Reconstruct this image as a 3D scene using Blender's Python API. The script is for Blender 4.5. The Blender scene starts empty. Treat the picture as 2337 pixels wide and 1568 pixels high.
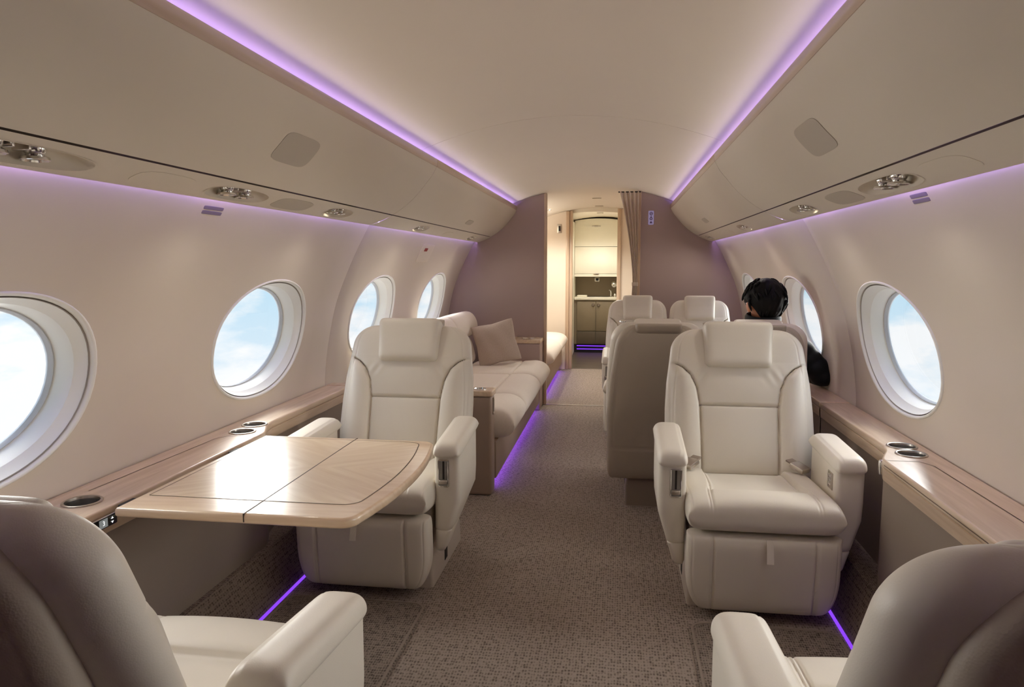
import bpy, bmesh, math, random
import numpy as np
from mathutils import Vector, Matrix
PI = math.pi
random.seed(7)
SC = bpy.context.scene
COL = SC.collection

# ------------------------------------------------------------------ materials
def srgb(r, g, b):
    f = lambda c: c / 12.92 if c <= .04045 else ((c + .055) / 1.055) ** 2.4
    return (f(r / 255), f(g / 255), f(b / 255), 1)

def new_mat(name):
    m = bpy.data.materials.new(name); m.use_nodes = True
    nt = m.node_tree; nt.nodes.clear()
    out = nt.nodes.new('ShaderNodeOutputMaterial')
    b = nt.nodes.new('ShaderNodeBsdfPrincipled')
    nt.links.new(b.outputs[0], out.inputs[0])
    return m, nt, b

def N(nt, t, **kw):
    n = nt.nodes.new(t)
    for k, v in kw.items(): setattr(n, k, v)
    return n

def plain(name, col, rough=.5, metal=0, noise=.03, nscale=8, bump=0, bscale=300, spec=.5, coat=0):
    m, nt, b = new_mat(name)
    tc = N(nt, 'ShaderNodeTexCoord')
    no = N(nt, 'ShaderNodeTexNoise'); no.inputs['Scale'].default_value = nscale; no.inputs['Detail'].default_value = 3
    nt.links.new(tc.outputs['Object'], no.inputs['Vector'])
    mx = N(nt, 'ShaderNodeMix', data_type='RGBA')
    c = np.array(col[:3])
    mx.inputs[6].default_value = (*(c * (1 - noise)), 1); mx.inputs[7].default_value = (*np.minimum(c * (1 + noise), 1), 1)
    nt.links.new(no.outputs[0], mx.inputs[0]); nt.links.new(mx.outputs[2], b.inputs['Base Color'])
    b.inputs['Roughness'].default_value = rough; b.inputs['Metallic'].default_value = metal
    b.inputs['Specular IOR Level'].default_value = spec
    b.inputs['Coat Weight'].default_value = coat; b.inputs['Coat Roughness'].default_value = .12
    if bump:
        v = N(nt, 'ShaderNodeTexVoronoi'); v.inputs['Scale'].default_value = bscale
        nt.links.new(tc.outputs['Object'], v.inputs['Vector'])
        bp = N(nt, 'ShaderNodeBump'); bp.inputs['Strength'].default_value = bump; bp.inputs['Distance'].default_value = .002
        nt.links.new(v.outputs['Distance'], bp.inputs['Height']); nt.links.new(bp.outputs[0], b.inputs['Normal'])
    return m

def emit(name, col, strength):
    m = bpy.data.materials.new(name); m.use_nodes = True
    nt = m.node_tree; nt.nodes.clear()
    out = nt.nodes.new('ShaderNodeOutputMaterial'); e = nt.nodes.new('ShaderNodeEmission')
    e.inputs[0].default_value = col; e.inputs[1].default_value = strength
    nt.links.new(e.outputs[0], out.inputs[0])
    return m

def wood(name, c1, c2, axis='Y', rough=.28, coat=.6, chevron=None):
    m, nt, b = new_mat(name)
    tc = N(nt, 'ShaderNodeTexCoord')
    vec = tc.outputs['Object']
    if chevron:
        sp = N(nt, 'ShaderNodeSeparateXYZ'); nt.links.new(vec, sp.inputs[0])
        def ab(o, c):
            s = N(nt, 'ShaderNodeMath', operation='SUBTRACT'); s.inputs[1].default_value = c; nt.links.new(o, s.inputs[0])
            a = N(nt, 'ShaderNodeMath', operation='ABSOLUTE'); nt.links.new(s.outputs[0], a.inputs[0]); return a.outputs[0]
        ax = ab(sp.outputs[0], chevron[0]); ay = ab(sp.outputs[1], chevron[1])
        cb = N(nt, 'ShaderNodeCombineXYZ'); nt.links.new(ax, cb.inputs[0]); nt.links.new(ay, cb.inputs[1])
        rt = N(nt, 'ShaderNodeMapping'); rt.inputs['Rotation'].default_value = (0, 0, math.radians(-35))
        nt.links.new(cb.outputs[0], rt.inputs[0]); vec = rt.outputs[0]
    mp = N(nt, 'ShaderNodeMapping')
    s = {'X': (2.5, 28, 28), 'Y': (28, 2.5, 28), 'Z': (28, 28, 2.5)}[axis]
    mp.inputs['Scale'].default_value = s
    nt.links.new(vec, mp.inputs[0])
    no = N(nt, 'ShaderNodeTexNoise'); no.inputs['Scale'].default_value = 1.2; no.inputs['Detail'].default_value = 6; no.inputs['Distortion'].default_value = .6
    nt.links.new(mp.outputs[0], no.inputs['Vector'])
    cr = N(nt, 'ShaderNodeValToRGB')
    cr.color_ramp.elements[0].position = .3; cr.color_ramp.elements[0].color = c2
    cr.color_ramp.elements[1].position = .7; cr.color_ramp.elements[1].color = c1
    nt.links.new(no.outputs[0], cr.inputs[0]); nt.links.new(cr.outputs[0], b.inputs['Base Color'])
    b.inputs['Roughness'].default_value = rough
    b.inputs['Coat Weight'].default_value = coat; b.inputs['Coat Roughness'].default_value = .2
    return m

def carpet(name, c1, c2, scale=110):
    m, nt, b = new_mat(name)
    tc = N(nt, 'ShaderNodeTexCoord')
    mp = N(nt, 'ShaderNodeMapping'); mp.inputs['Scale'].default_value = (1, .55, 1)
    nt.links.new(tc.outputs['Object'], mp.inputs[0])
    v = N(nt, 'ShaderNodeTexVoronoi'); v.inputs['Scale'].default_value = scale; v.inputs['Randomness'].default_value = .35
    nt.links.new(mp.outputs[0], v.inputs['Vector'])
    no = N(nt, 'ShaderNodeTexNoise'); no.inputs['Scale'].default_value = 60; no.inputs['Detail'].default_value = 4
    nt.links.new(tc.outputs['Object'], no.inputs['Vector'])
    a = N(nt, 'ShaderNodeMath', operation='MULTIPLY_ADD'); a.inputs[1].default_value = 1.0
    nt.links.new(v.outputs['Distance'], a.inputs[0]); nt.links.new(no.outputs[0], a.inputs[2])
    cr = N(nt, 'ShaderNodeValToRGB')
    cr.color_ramp.elements[0].position = .55; cr.color_ramp.elements[0].color = c2
    cr.color_ramp.elements[1].position = 1.15 if False else 1.0; cr.color_ramp.elements[1].color = c1
    nt.links.new(a.outputs[0], cr.inputs[0]); nt.links.new(cr.outputs[0], b.inputs['Base Color'])
    bp = N(nt, 'ShaderNodeBump'); bp.inputs['Strength'].default_value = .6; bp.inputs['Distance'].default_value = .004; bp.invert = True
    nt.links.new(v.outputs['Distance'], bp.inputs['Height']); nt.links.new(bp.outputs[0], b.inputs['Normal'])
    b.inputs['Roughness'].default_value = .95; b.inputs['Specular IOR Level'].default_value = .1
    return m

def glass_mat():
    m = bpy.data.materials.new('pane_glass'); m.use_nodes = True
    nt = m.node_tree; nt.nodes.clear()
    out = nt.nodes.new('ShaderNodeOutputMaterial')
    t = nt.nodes.new('ShaderNodeBsdfTransparent'); t.inputs[0].default_value = (.97, .985, .99, 1)
    g = nt.nodes.new('ShaderNodeBsdfGlossy'); g.inputs['Roughness'].default_value = .02
    fr = nt.nodes.new('ShaderNodeFresnel'); fr.inputs[0].default_value = 1.25
    mx = nt.nodes.new('ShaderNodeMixShader')
    nt.links.new(fr.outputs[0], mx.inputs[0]); nt.links.new(t.outputs[0], mx.inputs[1]); nt.links.new(g.outputs[0], mx.inputs[2])
    nt.links.new(mx.outputs[0], out.inputs[0])
    return m

M = {}
M['liner'] = plain('cream_liner', srgb(216, 206, 192), .75, noise=.015, nscale=5, spec=.25)
M['ceiling'] = plain('cream_ceiling', srgb(222, 212, 198), .8, noise=.02, nscale=3, spec=.2)
M['bin'] = plain('cream_bin', srgb(212, 203, 187), .55, noise=.015, nscale=4, spec=.3)
M['reveal'] = plain('window_white', srgb(236, 236, 230), .5, noise=.01)
M['seal'] = plain('window_seal', srgb(150, 142, 132), .6)
M['gasket'] = plain('pale_gasket', srgb(196, 200, 205), .5)
M['leather'] = plain('cream_leather', srgb(222, 215, 202), .42, noise=.02, nscale=10, bump=.06, bscale=420, spec=.45)
M['shell'] = plain('taupe_leather', srgb(178, 167, 152), .5, noise=.03, nscale=14, bump=.12, bscale=350, spec=.35)
M['beige'] = plain('beige_plastic', srgb(196, 186, 174), .45)
M['taupe'] = plain('taupe_panel', srgb(140, 126, 113), .6, noise=.03, bump=.1, bscale=500, spec=.3)
M['bulk'] = plain('mauve_bulkhead', srgb(170, 150, 145), .42, noise=.02, nscale=6, bump=.08, bscale=350, spec=.35)
M['sofa'] = plain('sofa_fabric', srgb(233, 224, 213), .85, noise=.05, nscale=90, bump=.3, bscale=500, spec=.15)
M['sofabase'] = plain('sofa_base_taupe', srgb(158, 138, 122), .5, noise=.03)
M['pillow'] = plain('pillow_fabric', srgb(180, 164, 152), .95, noise=.14, nscale=160, bump=.5, bscale=260, spec=.05)
M['curtain'] = plain('curtain_fabric', srgb(204, 188, 170), .9, noise=.04, nscale=60, spec=.1)
M['wood'] = wood('light_oak', srgb(222, 200, 174), srgb(196, 170, 142), rough=.35)
M['woodx'] = wood('light_oak_table', srgb(242, 223, 192), srgb(224, 198, 164), 'X', .32, .8, chevron=(-.66, 1.99))
M['woodedge'] = wood('light_oak_edge', srgb(240, 217, 186), srgb(222, 193, 160), 'X', .32, .8)
M['woodz'] = wood('light_oak_post', srgb(212, 190, 165), srgb(186, 158, 132), 'Z', .4, .3)
M['rail'] = wood('pale_rail', srgb(196, 176, 154), srgb(180, 158, 136), 'Y', .35, .4)
M['carpet'] = carpet('carpet_weave', srgb(162, 149, 138), srgb(96, 85, 77))
M['matcarpet'] = carpet('mat_weave', srgb(146, 134, 123), srgb(78, 69, 62), 130)
M['matborder'] = plain('mat_border_stitch', srgb(146, 133, 121), .9)
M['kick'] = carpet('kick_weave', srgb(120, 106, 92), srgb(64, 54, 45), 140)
M['chrome'] = plain('chrome', (.75, .74, .72, 1), .15, 1, noise=.01)
M['steel'] = plain('brushed_steel', (.5, .48, .46, 1), .32, 1, noise=.15, nscale=40)
M['darksteel'] = plain('dark_steel', (.34, .33, .31, 1), .38, 1, noise=.2, nscale=40)
M['nickel'] = plain('satin_nickel', (.52, .47, .42, 1), .3, 1, noise=.02)
M['seamdark'] = plain('seam_shadow', srgb(84, 70, 56), .7)
M['dark'] = plain('dark_void', srgb(38, 32, 28), .7)
M['line'] = plain('inlay_dark', srgb(70, 54, 42), .6)
M['black'] = plain('black_gloss', srgb(24, 24, 24), .2)
M['glass'] = glass_mat()
M['grille'] = plain('grey_grille', srgb(188, 179, 164), .7, noise=.02, bump=.4, bscale=900)
M['stitch'] = plain('stitch_thread', srgb(176, 166, 152), .8)
M['placard'] = plain('placard_mauve', srgb(130, 116, 136), .6)
M['placard_light'] = plain('placard_light', srgb(206, 196, 206), .6)
M['red'] = plain('red_label', srgb(150, 52, 52), .6)
M['purple_icon'] = plain('purple_icon', srgb(88, 62, 108), .6)
M['lilac'] = emit('lilac_sign_glow', srgb(170, 150, 185), .44)
M['ledc'] = emit('violet_cove_glow', (.33, .24, 1, 1), 8.5)
M['ledw'] = emit('violet_wall_glow', (.46, .32, 1, 1), 15.0)
M['ledf'] = emit('violet_floor_glow', (.22, .05, .95, 1), 1.1)
M['ledu'] = emit('violet_under_glow', (.26, .08, 1, 1), 14.0)
M['lens'] = emit('warm_lens', (1, .86, .66, 1), 9.0)
M['cabinet'] = plain('galley_cream', srgb(232, 226, 210), .5)
M['galtaupe'] = plain('galley_taupe', srgb(132, 118, 97), .5, noise=.03)
M['galdark'] = plain('galley_kick', srgb(92, 80, 66), .6)
M['galfloor'] = wood('galley_floor', srgb(96, 82, 68), srgb(70, 58, 48), 'X', .5, .1)
M['cream_panel'] = plain('corridor_panel', srgb(226, 212, 194), .6, noise=.02)
M['skin'] = plain('skin', srgb(200, 142, 112), .5, noise=.05, nscale=30)
M['hair'] = plain('black_hair', srgb(8, 7, 7), .6, noise=.5, nscale=60, spec=.2)
M['jacket'] = plain('dark_jacket', srgb(10, 14, 19), .6, noise=.3, nscale=30, spec=.25)
M['trousers'] = plain('dark_trousers', srgb(30, 32, 38), .8)
M['screen'] = emit('grey_display', srgb(150, 152, 150), .5)
M['white'] = emit('white_digit', (1, 1, 1, 1), .9)

# ------------------------------------------------------------------ helpers
def tag(o, label=None, cat=None, group=None, kind=None):
    if label: o['label'] = label
    if cat: o['category'] = cat
    if group: o['group'] = group
    if kind: o['kind'] = kind
    return o

def empty(name, loc, rz=0, label=None, cat=None, group=None, kind=None):
    o = bpy.data.objects.new(name, None); COL.objects.link(o)
    o.location = loc; o.rotation_euler = (0, 0, rz); o.empty_display_size = .1
    return tag(o, label, cat, group, kind)

def mk(name, V, F, mat, parent=None, smooth=True, angle=45, label=None):
    me = bpy.data.meshes.new(name)
    me.from_pydata([tuple(map(float, v)) for v in V], [], [tuple(f) for f in F])
    bm = bmesh.new(); bm.from_mesh(me)
    bmesh.ops.remove_doubles(bm, verts=bm.verts, dist=1e-5)
    bmesh.ops.recalc_face_normals(bm, faces=bm.faces)
    bm.to_mesh(me); bm.free()
    return mo(name, me, mat, parent, smooth, angle, label)

def mo(name, me, mat, parent=None, smooth=True, angle=45, label=None):
    me.name = name
    if smooth:
        me.polygons.foreach_set('use_smooth', [True] * len(me.polygons))
        try: me.set_sharp_from_angle(angle=math.radians(angle))
        except Exception: pass
    me.materials.clear()
    for mm in (mat if isinstance(mat, (list, tuple)) else [mat]): me.materials.append(M[mm])
    o = bpy.data.objects.new(name, me); COL.objects.link(o)
    if parent is not None: o.parent = parent
    if label: o['label'] = label
    return o

class MB:
    def __init__(s): s.V = []; s.F = []
    def add(s, V, F, mat4=None):
        n = len(s.V)
        for v in V:
            s.V.append(tuple(mat4 @ Vector(v)) if mat4 else tuple(v))
        s.F += [tuple(i + n for i in f) for f in F]; return s
    def rings(s, R, closed=True, cap0=True, cap1=True):
        n = len(s.V); k = len(R[0])
        for r in R: s.V += [tuple(p) for p in r]
        for a in range(len(R) - 1):
            for i in range(k if closed else k - 1):
                j = (i + 1) % k
                s.F.append((n + a * k + i, n + a * k + j, n + (a + 1) * k + j, n + (a + 1) * k + i))
        if cap0: s.F.append(tuple(n + i for i in range(k)))
        if cap1: s.F.append(tuple(n + (len(R) - 1) * k + i for i in range(k)))
        return s
    def box(s, x0, x1, y0, y1, z0, z1, bev=0, seg=2):
        bm = bmesh.new(); bmesh.ops.create_cube(bm, size=1)
        for v in bm.verts:
            v.co = Vector(((x0 + x1) / 2 + v.co.x * (x1 - x0), (y0 + y1) / 2 + v.co.y * (y1 - y0), (z0 + z1) / 2 + v.co.z * (z1 - z0)))
        if bev: bmesh.ops.bevel(bm, geom=list(bm.edges), offset=bev, segments=seg, profile=.5, affect='EDGES')
        bm.verts.index_update()
        s.add([v.co[:] for v in bm.verts], [[v.index for v in f.verts] for f in bm.faces]); bm.free(); return s
    def tube(s, pts, r, k=10, cap=True):
        P = [Vector(p) for p in pts]; rr = r if isinstance(r, (list, tuple)) else [r] * len(P)
        R = []; up = Vector((.13, .27, .95))
        for i, p in enumerate(P):
            d = (P[min(i + 1, len(P) - 1)] - P[max(i - 1, 0)]).normalized()
            a = d.cross(up)
            if a.length < 1e-3: a = d.cross(Vector((1, 0, 0)))
            a.normalize(); b = d.cross(a).normalized()
            R.append([p + (a * math.cos(t) + b * math.sin(t)) * rr[i] for t in np.linspace(0, 2 * PI, k, endpoint=False)])
        return s.rings(R, True, cap, cap)
    def lathe(s, prof, c, k=28, axis='Z', cap0=False, cap1=False):
        R = []
        for r, h in prof:
            ring = []
            for t in np.linspace(0, 2 * PI, k, endpoint=False):
                a, b = r * math.cos(t), r * math.sin(t)
                p = {'Z': (a, b, h), 'Y': (a, h, b), 'X': (h, a, b)}[axis]
                ring.append((c[0] + p[0], c[1] + p[1], c[2] + p[2]))
            R.append(ring)
        return s.rings(R, True, cap0, cap1)
    def ball(s, c, r, ku=16, kv=10, mat4=None):
        r = r if isinstance(r, (list, tuple)) else (r, r, r)
        R = []
        for j in range(kv + 1):
            th = PI * (j / kv); th = min(max(th, .02), PI - .02)
            R.append([(c[0] + r[0] * math.sin(th) * math.cos(t), c[1] + r[1] * math.sin(th) * math.sin(t), c[2] + r[2] * math.cos(th)) for t in np.linspace(0, 2 * PI, ku, endpoint=False)])
        if mat4: R = [[mat4 @ Vector(p) for p in ring] for ring in R]
        return s.rings(R)
    def build(s, name, mat, parent=None, smooth=True, angle=45, label=None):
        return mk(name, s.V, s.F, mat, parent, smooth, angle, label)

def cat_rom(P, n):
    P = np.array(P, float); k = len(P)
    Q = np.vstack([2 * P[0] - P[1], P, 2 * P[-1] - P[-2]])
    out = []
    for t in np.linspace(0, k - 1, n):
        i = min(int(t), k - 2); f = t - i
        a, b, c, d = Q[i], Q[i + 1], Q[i + 2], Q[i + 3]
        out.append(.5 * (2 * b + (c - a) * f + (2 * a - 5 * b + 4 * c - d) * f * f + (3 * b - a - 3 * c + d) * f ** 3))
    return np.array(out)

def rrect(cx, cy, hx, hy, r, k=5):
    """rounded rectangle, 4*k points counter-clockwise"""
    r = min(r, hx * .999, hy * .999); out = []
    for q, (sx, sy) in enumerate(((1, 1), (-1, 1), (-1, -1), (1, -1))):
        for i in range(k):
            t = PI / 2 * (q + i / (k - 1))
            out.append((cx + sx * (hx - r) + r * math.cos(t), cy + sy * (hy - r) + r * math.sin(t)))
    return out

def ss(a, b, x):
    t = np.clip((x - a) / (b - a), 0, 1); return t * t * (3 - 2 * t)

def pad(nu, nv, w, base, nrm, Tf, Tb, pu=8, pv=8, disp=None, mb=None, mat4=None, xc=0., ev=.5):
    """upholstered pad: w(v) half width, base(v)->(y,z), nrm(v)->(ny,nz); v in [-1,1]"""
    us = np.sin(np.linspace(-PI / 2, PI / 2, nu)); vs = np.sin(np.linspace(-PI / 2, PI / 2, nv))
    V = []; F = []
    idx_f = np.zeros((nv, nu), int); idx_b = np.zeros((nv, nu), int)
    for j, v in enumerate(vs):
        ww = w(v); by, bz = base(v); ny, nz = nrm(v)
        tf = Tf(v) if callable(Tf) else Tf; tb = Tb(v) if callable(Tb) else Tb
        xs = ww * us
        e = np.clip((1 - np.abs(us) ** pu) * (1 - abs(v) ** pv), 0, 1) ** ev
        d = np.zeros(nu) if disp is None else disp(xs, v, by, bz)
        o = (tf + d) * e
        for i in range(nu):
            idx_f[j, i] = len(V); V.append((xc + xs[i], by + ny * o[i], bz + nz * o[i]))
        for i in range(nu):
            if i in (0, nu - 1) or j in (0, nv - 1): idx_b[j, i] = idx_f[j, i]
            else:
                idx_b[j, i] = len(V); V.append((xc + xs[i], by - ny * tb * e[i], bz - nz * tb * e[i]))
    for j in range(nv - 1):
        for i in range(nu - 1):
            F.append((idx_f[j, i], idx_f[j, i + 1], idx_f[j + 1, i + 1], idx_f[j + 1, i]))
            F.append((idx_b[j, i], idx_b[j + 1, i], idx_b[j + 1, i + 1], idx_b[j, i + 1]))
    mb = mb or MB()
    return mb.add(V, F, mat4)

def plate(loops, z0, z1, bev=0., res=3):
    """flat plate from closed outlines (inner loops cut holes) -> mesh"""
    cu = bpy.data.curves.new('tmp', 'CURVE'); cu.dimensions = '2D'; cu.fill_mode = 'BOTH'
    for L in loops:
        sp = cu.splines.new('POLY'); sp.points.add(len(L) - 1)
        for p, q in zip(sp.points, L): p.co = (q[0], q[1], 0, 1)
        sp.use_cyclic_u = True
    cu.extrude = max((z1 - z0) / 2 - bev, .0001); cu.bevel_depth = bev; cu.bevel_resolution = res; cu.offset = -bev
    o = bpy.data.objects.new('tmp', cu); COL.objects.link(o)
    dg = bpy.context.evaluated_depsgraph_get()
    me = bpy.data.meshes.new_from_object(o.evaluated_get(dg))
    bpy.data.objects.remove(o); bpy.data.curves.remove(cu)
    me.transform(Matrix.Translation((0, 0, (z0 + z1) / 2)))
    return me

def copy_tree(o, parent=None):
    c = o.copy(); COL.objects.link(c)
    if parent is not None: c.parent = parent
    for ch in list(o.children): copy_tree(ch, c)
    return c

def circle(cx, cy, r, k=28): return [(cx + r * math.cos(t), cy + r * math.sin(t)) for t in np.linspace(0, 2 * PI, k, endpoint=False)]

# ------------------------------------------------------------------ camera (focal length in pixels of the 2337 wide photo)
f_px, VPX, VPY, CXp, CYp = 1650., 1410., 605., 1168.5, 784.
pitch = math.atan((CYp - VPY) / f_px); yaw = math.atan((VPX - CXp) / math.hypot(f_px, CYp - VPY))
cam = bpy.data.cameras.new('camera'); cam.sensor_width = 36; cam.lens = 36 * f_px / 2337
cam.clip_start = .02
co = bpy.data.objects.new('camera', cam); COL.objects.link(co)
co.location = (.22, 0, 1.22); co.rotation_euler = (PI / 2 - pitch, 0, yaw)
SC.camera = co

# ------------------------------------------------------------------ cabin shell
YB, YF, YG = -1.6, 6.25, 10.5
WALLP = cat_rom([(1.13, -.02), (1.2, .12), (1.25, .3), (1.272, .45), (1.278, .6), (1.268, .72), (1.245, .86), (1.2, 1.04), (1.115, 1.24), (1.019, 1.42), (.93, 1.56), (.80, 1.71)], 90)
def wallx(z): return float(np.interp(z, WALLP[:, 1], WALLP[:, 0]))
def ceilz(x): return 1.880 - .29 * x * x
WIN_Y = [1.44, 2.81, 4.17, 5.55]
WA, WB, WZ, WP = .375, .238, .915, 2.15

def strip_holes(fmap, y0, y1, s0, s1, holes, ns=14, extra_y=(), p=2.2, nang=64):
    """sheet over (y,s) with oval holes (yc, sc, a, b); fmap(y,s)->xyz"""
    V = []; F = []
    def quad_block(ya, yb, sa, sb, n_s):
        ys = sorted({ya, yb} | {y for y in extra_y if ya < y < yb})
        n = len(V); sl = np.linspace(sa, sb, n_s)
        for y in ys:
            for s in sl: V.append(fmap(y, s))
        for i in range(len(ys) - 1):
            for j in range(n_s - 1):
                F.append((n + i * n_s + j, n + i * n_s + j + 1, n + (i + 1) * n_s + j + 1, n + (i + 1) * n_s + j))
    hs = sorted(holes); y = y0
    for (yc, sc, a, b) in hs:
        ca, cb0, cb1 = a * 1.28, sc - max(b * 1.3, b + .001), sc + max(b * 1.3, b + .001)
        cb0 = max(cb0, s0); cb1 = min(cb1, s1)
        ya, yb = yc - ca, yc + ca
        quad_block(y, ya, s0, s1, ns)
        if cb0 > s0 + 1e-6: quad_block(ya, yb, s0, cb0, ns // 2)
        if cb1 < s1 - 1e-6: quad_block(ya, yb, cb1, s1, ns // 2)
        angs = set(np.round(np.linspace(0, 2 * PI, nang, endpoint=False), 6))
        for (cy_, cs_) in ((ca, cb1 - sc), (-ca, cb1 - sc), (-ca, cb0 - sc), (ca, cb0 - sc)):
            angs.add(round(math.atan2(cs_, cy_) % (2 * PI), 6))
        angs = sorted(angs); n = len(V); K = len(angs); nr = 6
        for t in angs:
            c, sn = math.cos(t), math.sin(t)
            ro = 1 / ((abs(c) / a) ** p + (abs(sn) / b) ** p) ** (1 / p)
            lim = []
            if abs(c) > 1e-9: lim.append(ca / abs(c))
            if sn > 1e-9: lim.append((cb1 - sc) / sn)
            if sn < -1e-9: lim.append((cb0 - sc) / sn)
            rr = min(lim)
            for q in range(nr + 1):
                r = ro + (rr - ro) * q / nr
                V.append(fmap(yc + r * c, sc + r * sn))
        for i in range(K):
            j = (i + 1) % K
            for q in range(nr):
                F.append((n + i * (nr + 1) + q, n + j * (nr + 1) + q, n + j * (nr + 1) + q + 1, n + i * (nr + 1) + q + 1))
        y = yb
    quad_block(y, y1, s0, s1, ns)
    return V, F

def seam(y, ys, d=.006, w=.0035):
    return sum(d * max(0, 1 - abs(y - a) / w) for a in ys)

for side, sg, seam_y in (('left', -1, 3.54), ('right', 1, 3.36)):
    ex = [seam_y - .0036, seam_y, seam_y + .0036]
    f = lambda y, s: (sg * (wallx(s) + seam(y, [seam_y])), y, s)
    V, F = strip_holes(f, YB, YG, .0, 1.71, [(y, WZ, WA, WB) for y in WIN_Y], ns=90, extra_y=ex, p=WP, nang=144)
    w = mk('wall_' + side, V, F, 'liner', angle=60); w.data.polygons.foreach_set('use_smooth', [True] * len(w.data.polygons)); tag(w, kind='structure')

# windows: bezel ring, deep reveal, pane
def oval(yc, sc, k=72):
    out = []
    for t in np.linspace(0, 2 * PI, k, endpoint=False):
        c, s = math.cos(t), math.sin(t)
        r = 1 / ((abs(c) / (WA * sc)) ** WP + (abs(s) / (WB * sc)) ** WP) ** (1 / WP)
        out.append((yc + r * c, WZ + r * s))
    return out
wn = 0
# outward axis of the reveal, tilted with the wall
for side, sg in (('left', -1), ('right', 1)):
    for yc in WIN_Y:
        wn += 1
        root = empty('window_%d' % wn, (0, 0, 0), kind='structure')
        def ring(sc, d, flat=0.):
            pts = []
            for (y, z) in oval(yc, sc):
                xw = wallx(z) * (1 - flat) + flat * (wallx(WZ) - (z - WZ) * .22)
                pts.append((sg * (xw + d), y, z + d * .12))
            return pts
        fr = MB().rings([ring(1.035, .0005), ring(1.03, -.004), ring(1.012, -.006), ring(.995, -.002), ring(.985, .006)], cap0=False, cap1=False)
        fr.build('window_frame', 'reveal', root, angle=70)
        MB().rings([ring(.985, .006), ring(.978, .012), ring(.974, .004), ring(.968, .006)], cap0=False, cap1=False).build('window_seal', 'seal', root, angle=70)
        MB().rings([ring(.975, .004), ring(.955, .014, .2), ring(.925, .024, .5), ring(.905, .030, .7)], cap0=False, cap1=False).build('outer_reveal', 'reveal', root, angle=60)
        MB().rings([ring(.905, .030, .7), ring(.892, .040, .85), ring(.878, .058, 1), ring(.865, .076, 1)], cap0=False, cap1=False).build('inner_reveal', 'reveal', root, angle=60)
        MB().rings([ring(.865, .076, 1), ring(.850, .074, 1), ring(.838, .08, 1), ring(.83, .09, 1)], cap0=False, cap1=False).build('pane_gasket', 'gasket', root, angle=60)
        MB().rings([ring(.85, .086, 1)], cap0=True, cap1=False).build('pane', 'glass', root)

# ceiling
xs = np.linspace(-.88, .88, 61); ys = [YB, 3.30, 3.3035, 3.307, YF - .01, YG]
V = []; F = []
for j, y in enumerate(ys):
    for x in xs: V.append((x, y, ceilz(x) + (.006 if j == 2 else 0)))
for j in range(len(ys) - 1):
    for i in range(60): F.append((j * 61 + i, j * 61 + i + 1, (j + 1) * 61 + i + 1, (j + 1) * 61 + i))
tag(mk('ceiling', V, F, 'ceiling', angle=30), kind='structure')

# floors
tag(MB().box(-1.3, 1.3, YB, 8.5, -.05, 0).build('floor', 'carpet', smooth=False), kind='structure')
tag(MB().box(-1.3, 1.3, 8.5, YG, -.05, -.002).build('floor_galley', 'galfloor', smooth=False), kind='structure')
tag(MB().box(-.42, .42, 6.235, 6.255, -.002, .004).build('trim_threshold', 'nickel', smooth=False), kind='structure')
tag(MB().box(-.302, .21, 8.49, 8.51, -.002, .004).build('trim_threshold_galley', 'nickel', smooth=False), kind='structure')
# aft wall behind the camera, forward end of the galley
def section(xa, xb, n=40, za=0.):
    """outline of the cabin cross-section between two x (same side or across)"""
    out = []
    def top(x):
        x_ = abs(x)
        zc = ceilz(x_)
        zs = [z for (xx, z) in WALLP if z > .6]; xx = [q for (q, z) in WALLP if z > .6]
        zw = float(np.interp(-x_, [-a for a in xx], zs)) if x_ > xx[-1] else 9
        return min(zc, zw) - .001
    for x in np.linspace(xa, xb, n):
        out.append((x, top(x)))
    return out
def lowx(z): return wallx(z)
def bulk_panel(name, xa, xb, y0, y1, mat, sgn):
    """xa = doorway edge, xb = wall side (uses the wall outline)"""
    pts = [(xa, 0.0)]
    xw = [(sgn * wallx(z), z) for z in np.linspace(0.0, .9, 20)]
    xs_ = np.linspace(sgn * wallx(.9), xa, 50)
    pts += xw
    pts += [(p[0], p[1]) for p in section(sgn * wallx(.9), xa, 60)][1:]
    # front + back
    V = [(p[0], y0, p[1]) for p in pts] + [(p[0], y1, p[1]) for p in pts]
    k = len(pts)
    F = [tuple(range(k)), tuple(range(k, 2 * k))] + [(i, (i + 1) % k, k + (i + 1) % k, k + i) for i in range(k)]
    o = mk(name, V, F, mat, smooth=False); return tag(o, kind='structure')
def end_wall(name, y, t, mat):
    pts = [(-wallx(z), z) for z in np.linspace(.9, 0, 20)] + [(wallx(z), z) for z in np.linspace(0, .9, 20)] + section(wallx(.9), -wallx(.9), 90)[1:-1]
    V = [(p[0], y, p[1]) for p in pts] + [(p[0], y + t, p[1]) for p in pts]; k = len(pts)
    F = [tuple(range(k)), tuple(range(k, 2 * k))] + [(i, (i + 1) % k, k + (i + 1) % k, k + i) for i in range(k)]
    return tag(mk(name, V, F, mat, smooth=False), kind='structure')
end_wall('wall_aft', YB - .02, .03, 'bulk')
end_wall('wall_galley_end', YG - .02, .03, 'cabinet')
bulk_panel('wall_bulkhead_left', -.409, -1, YF, YF + .03, 'bulk', -1)
bulk_panel('wall_bulkhead_right', .405, 1, YF, YF + .03, 'bulk', 1)
def post(name, x0, x1, y0, y1, mat='woodz', zt=None):
    z = min(ceilz(x0), ceilz(x1)) - .002 if zt is None else zt
    return tag(MB().box(x0, x1, y0, y1, 0, z, .003).build(name, mat), kind='structure')
post('trim_1', -.411, -.386, YF - .006, YF + .036)
post('trim_2', .386, .407, YF - .006, YF + .036)
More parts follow.
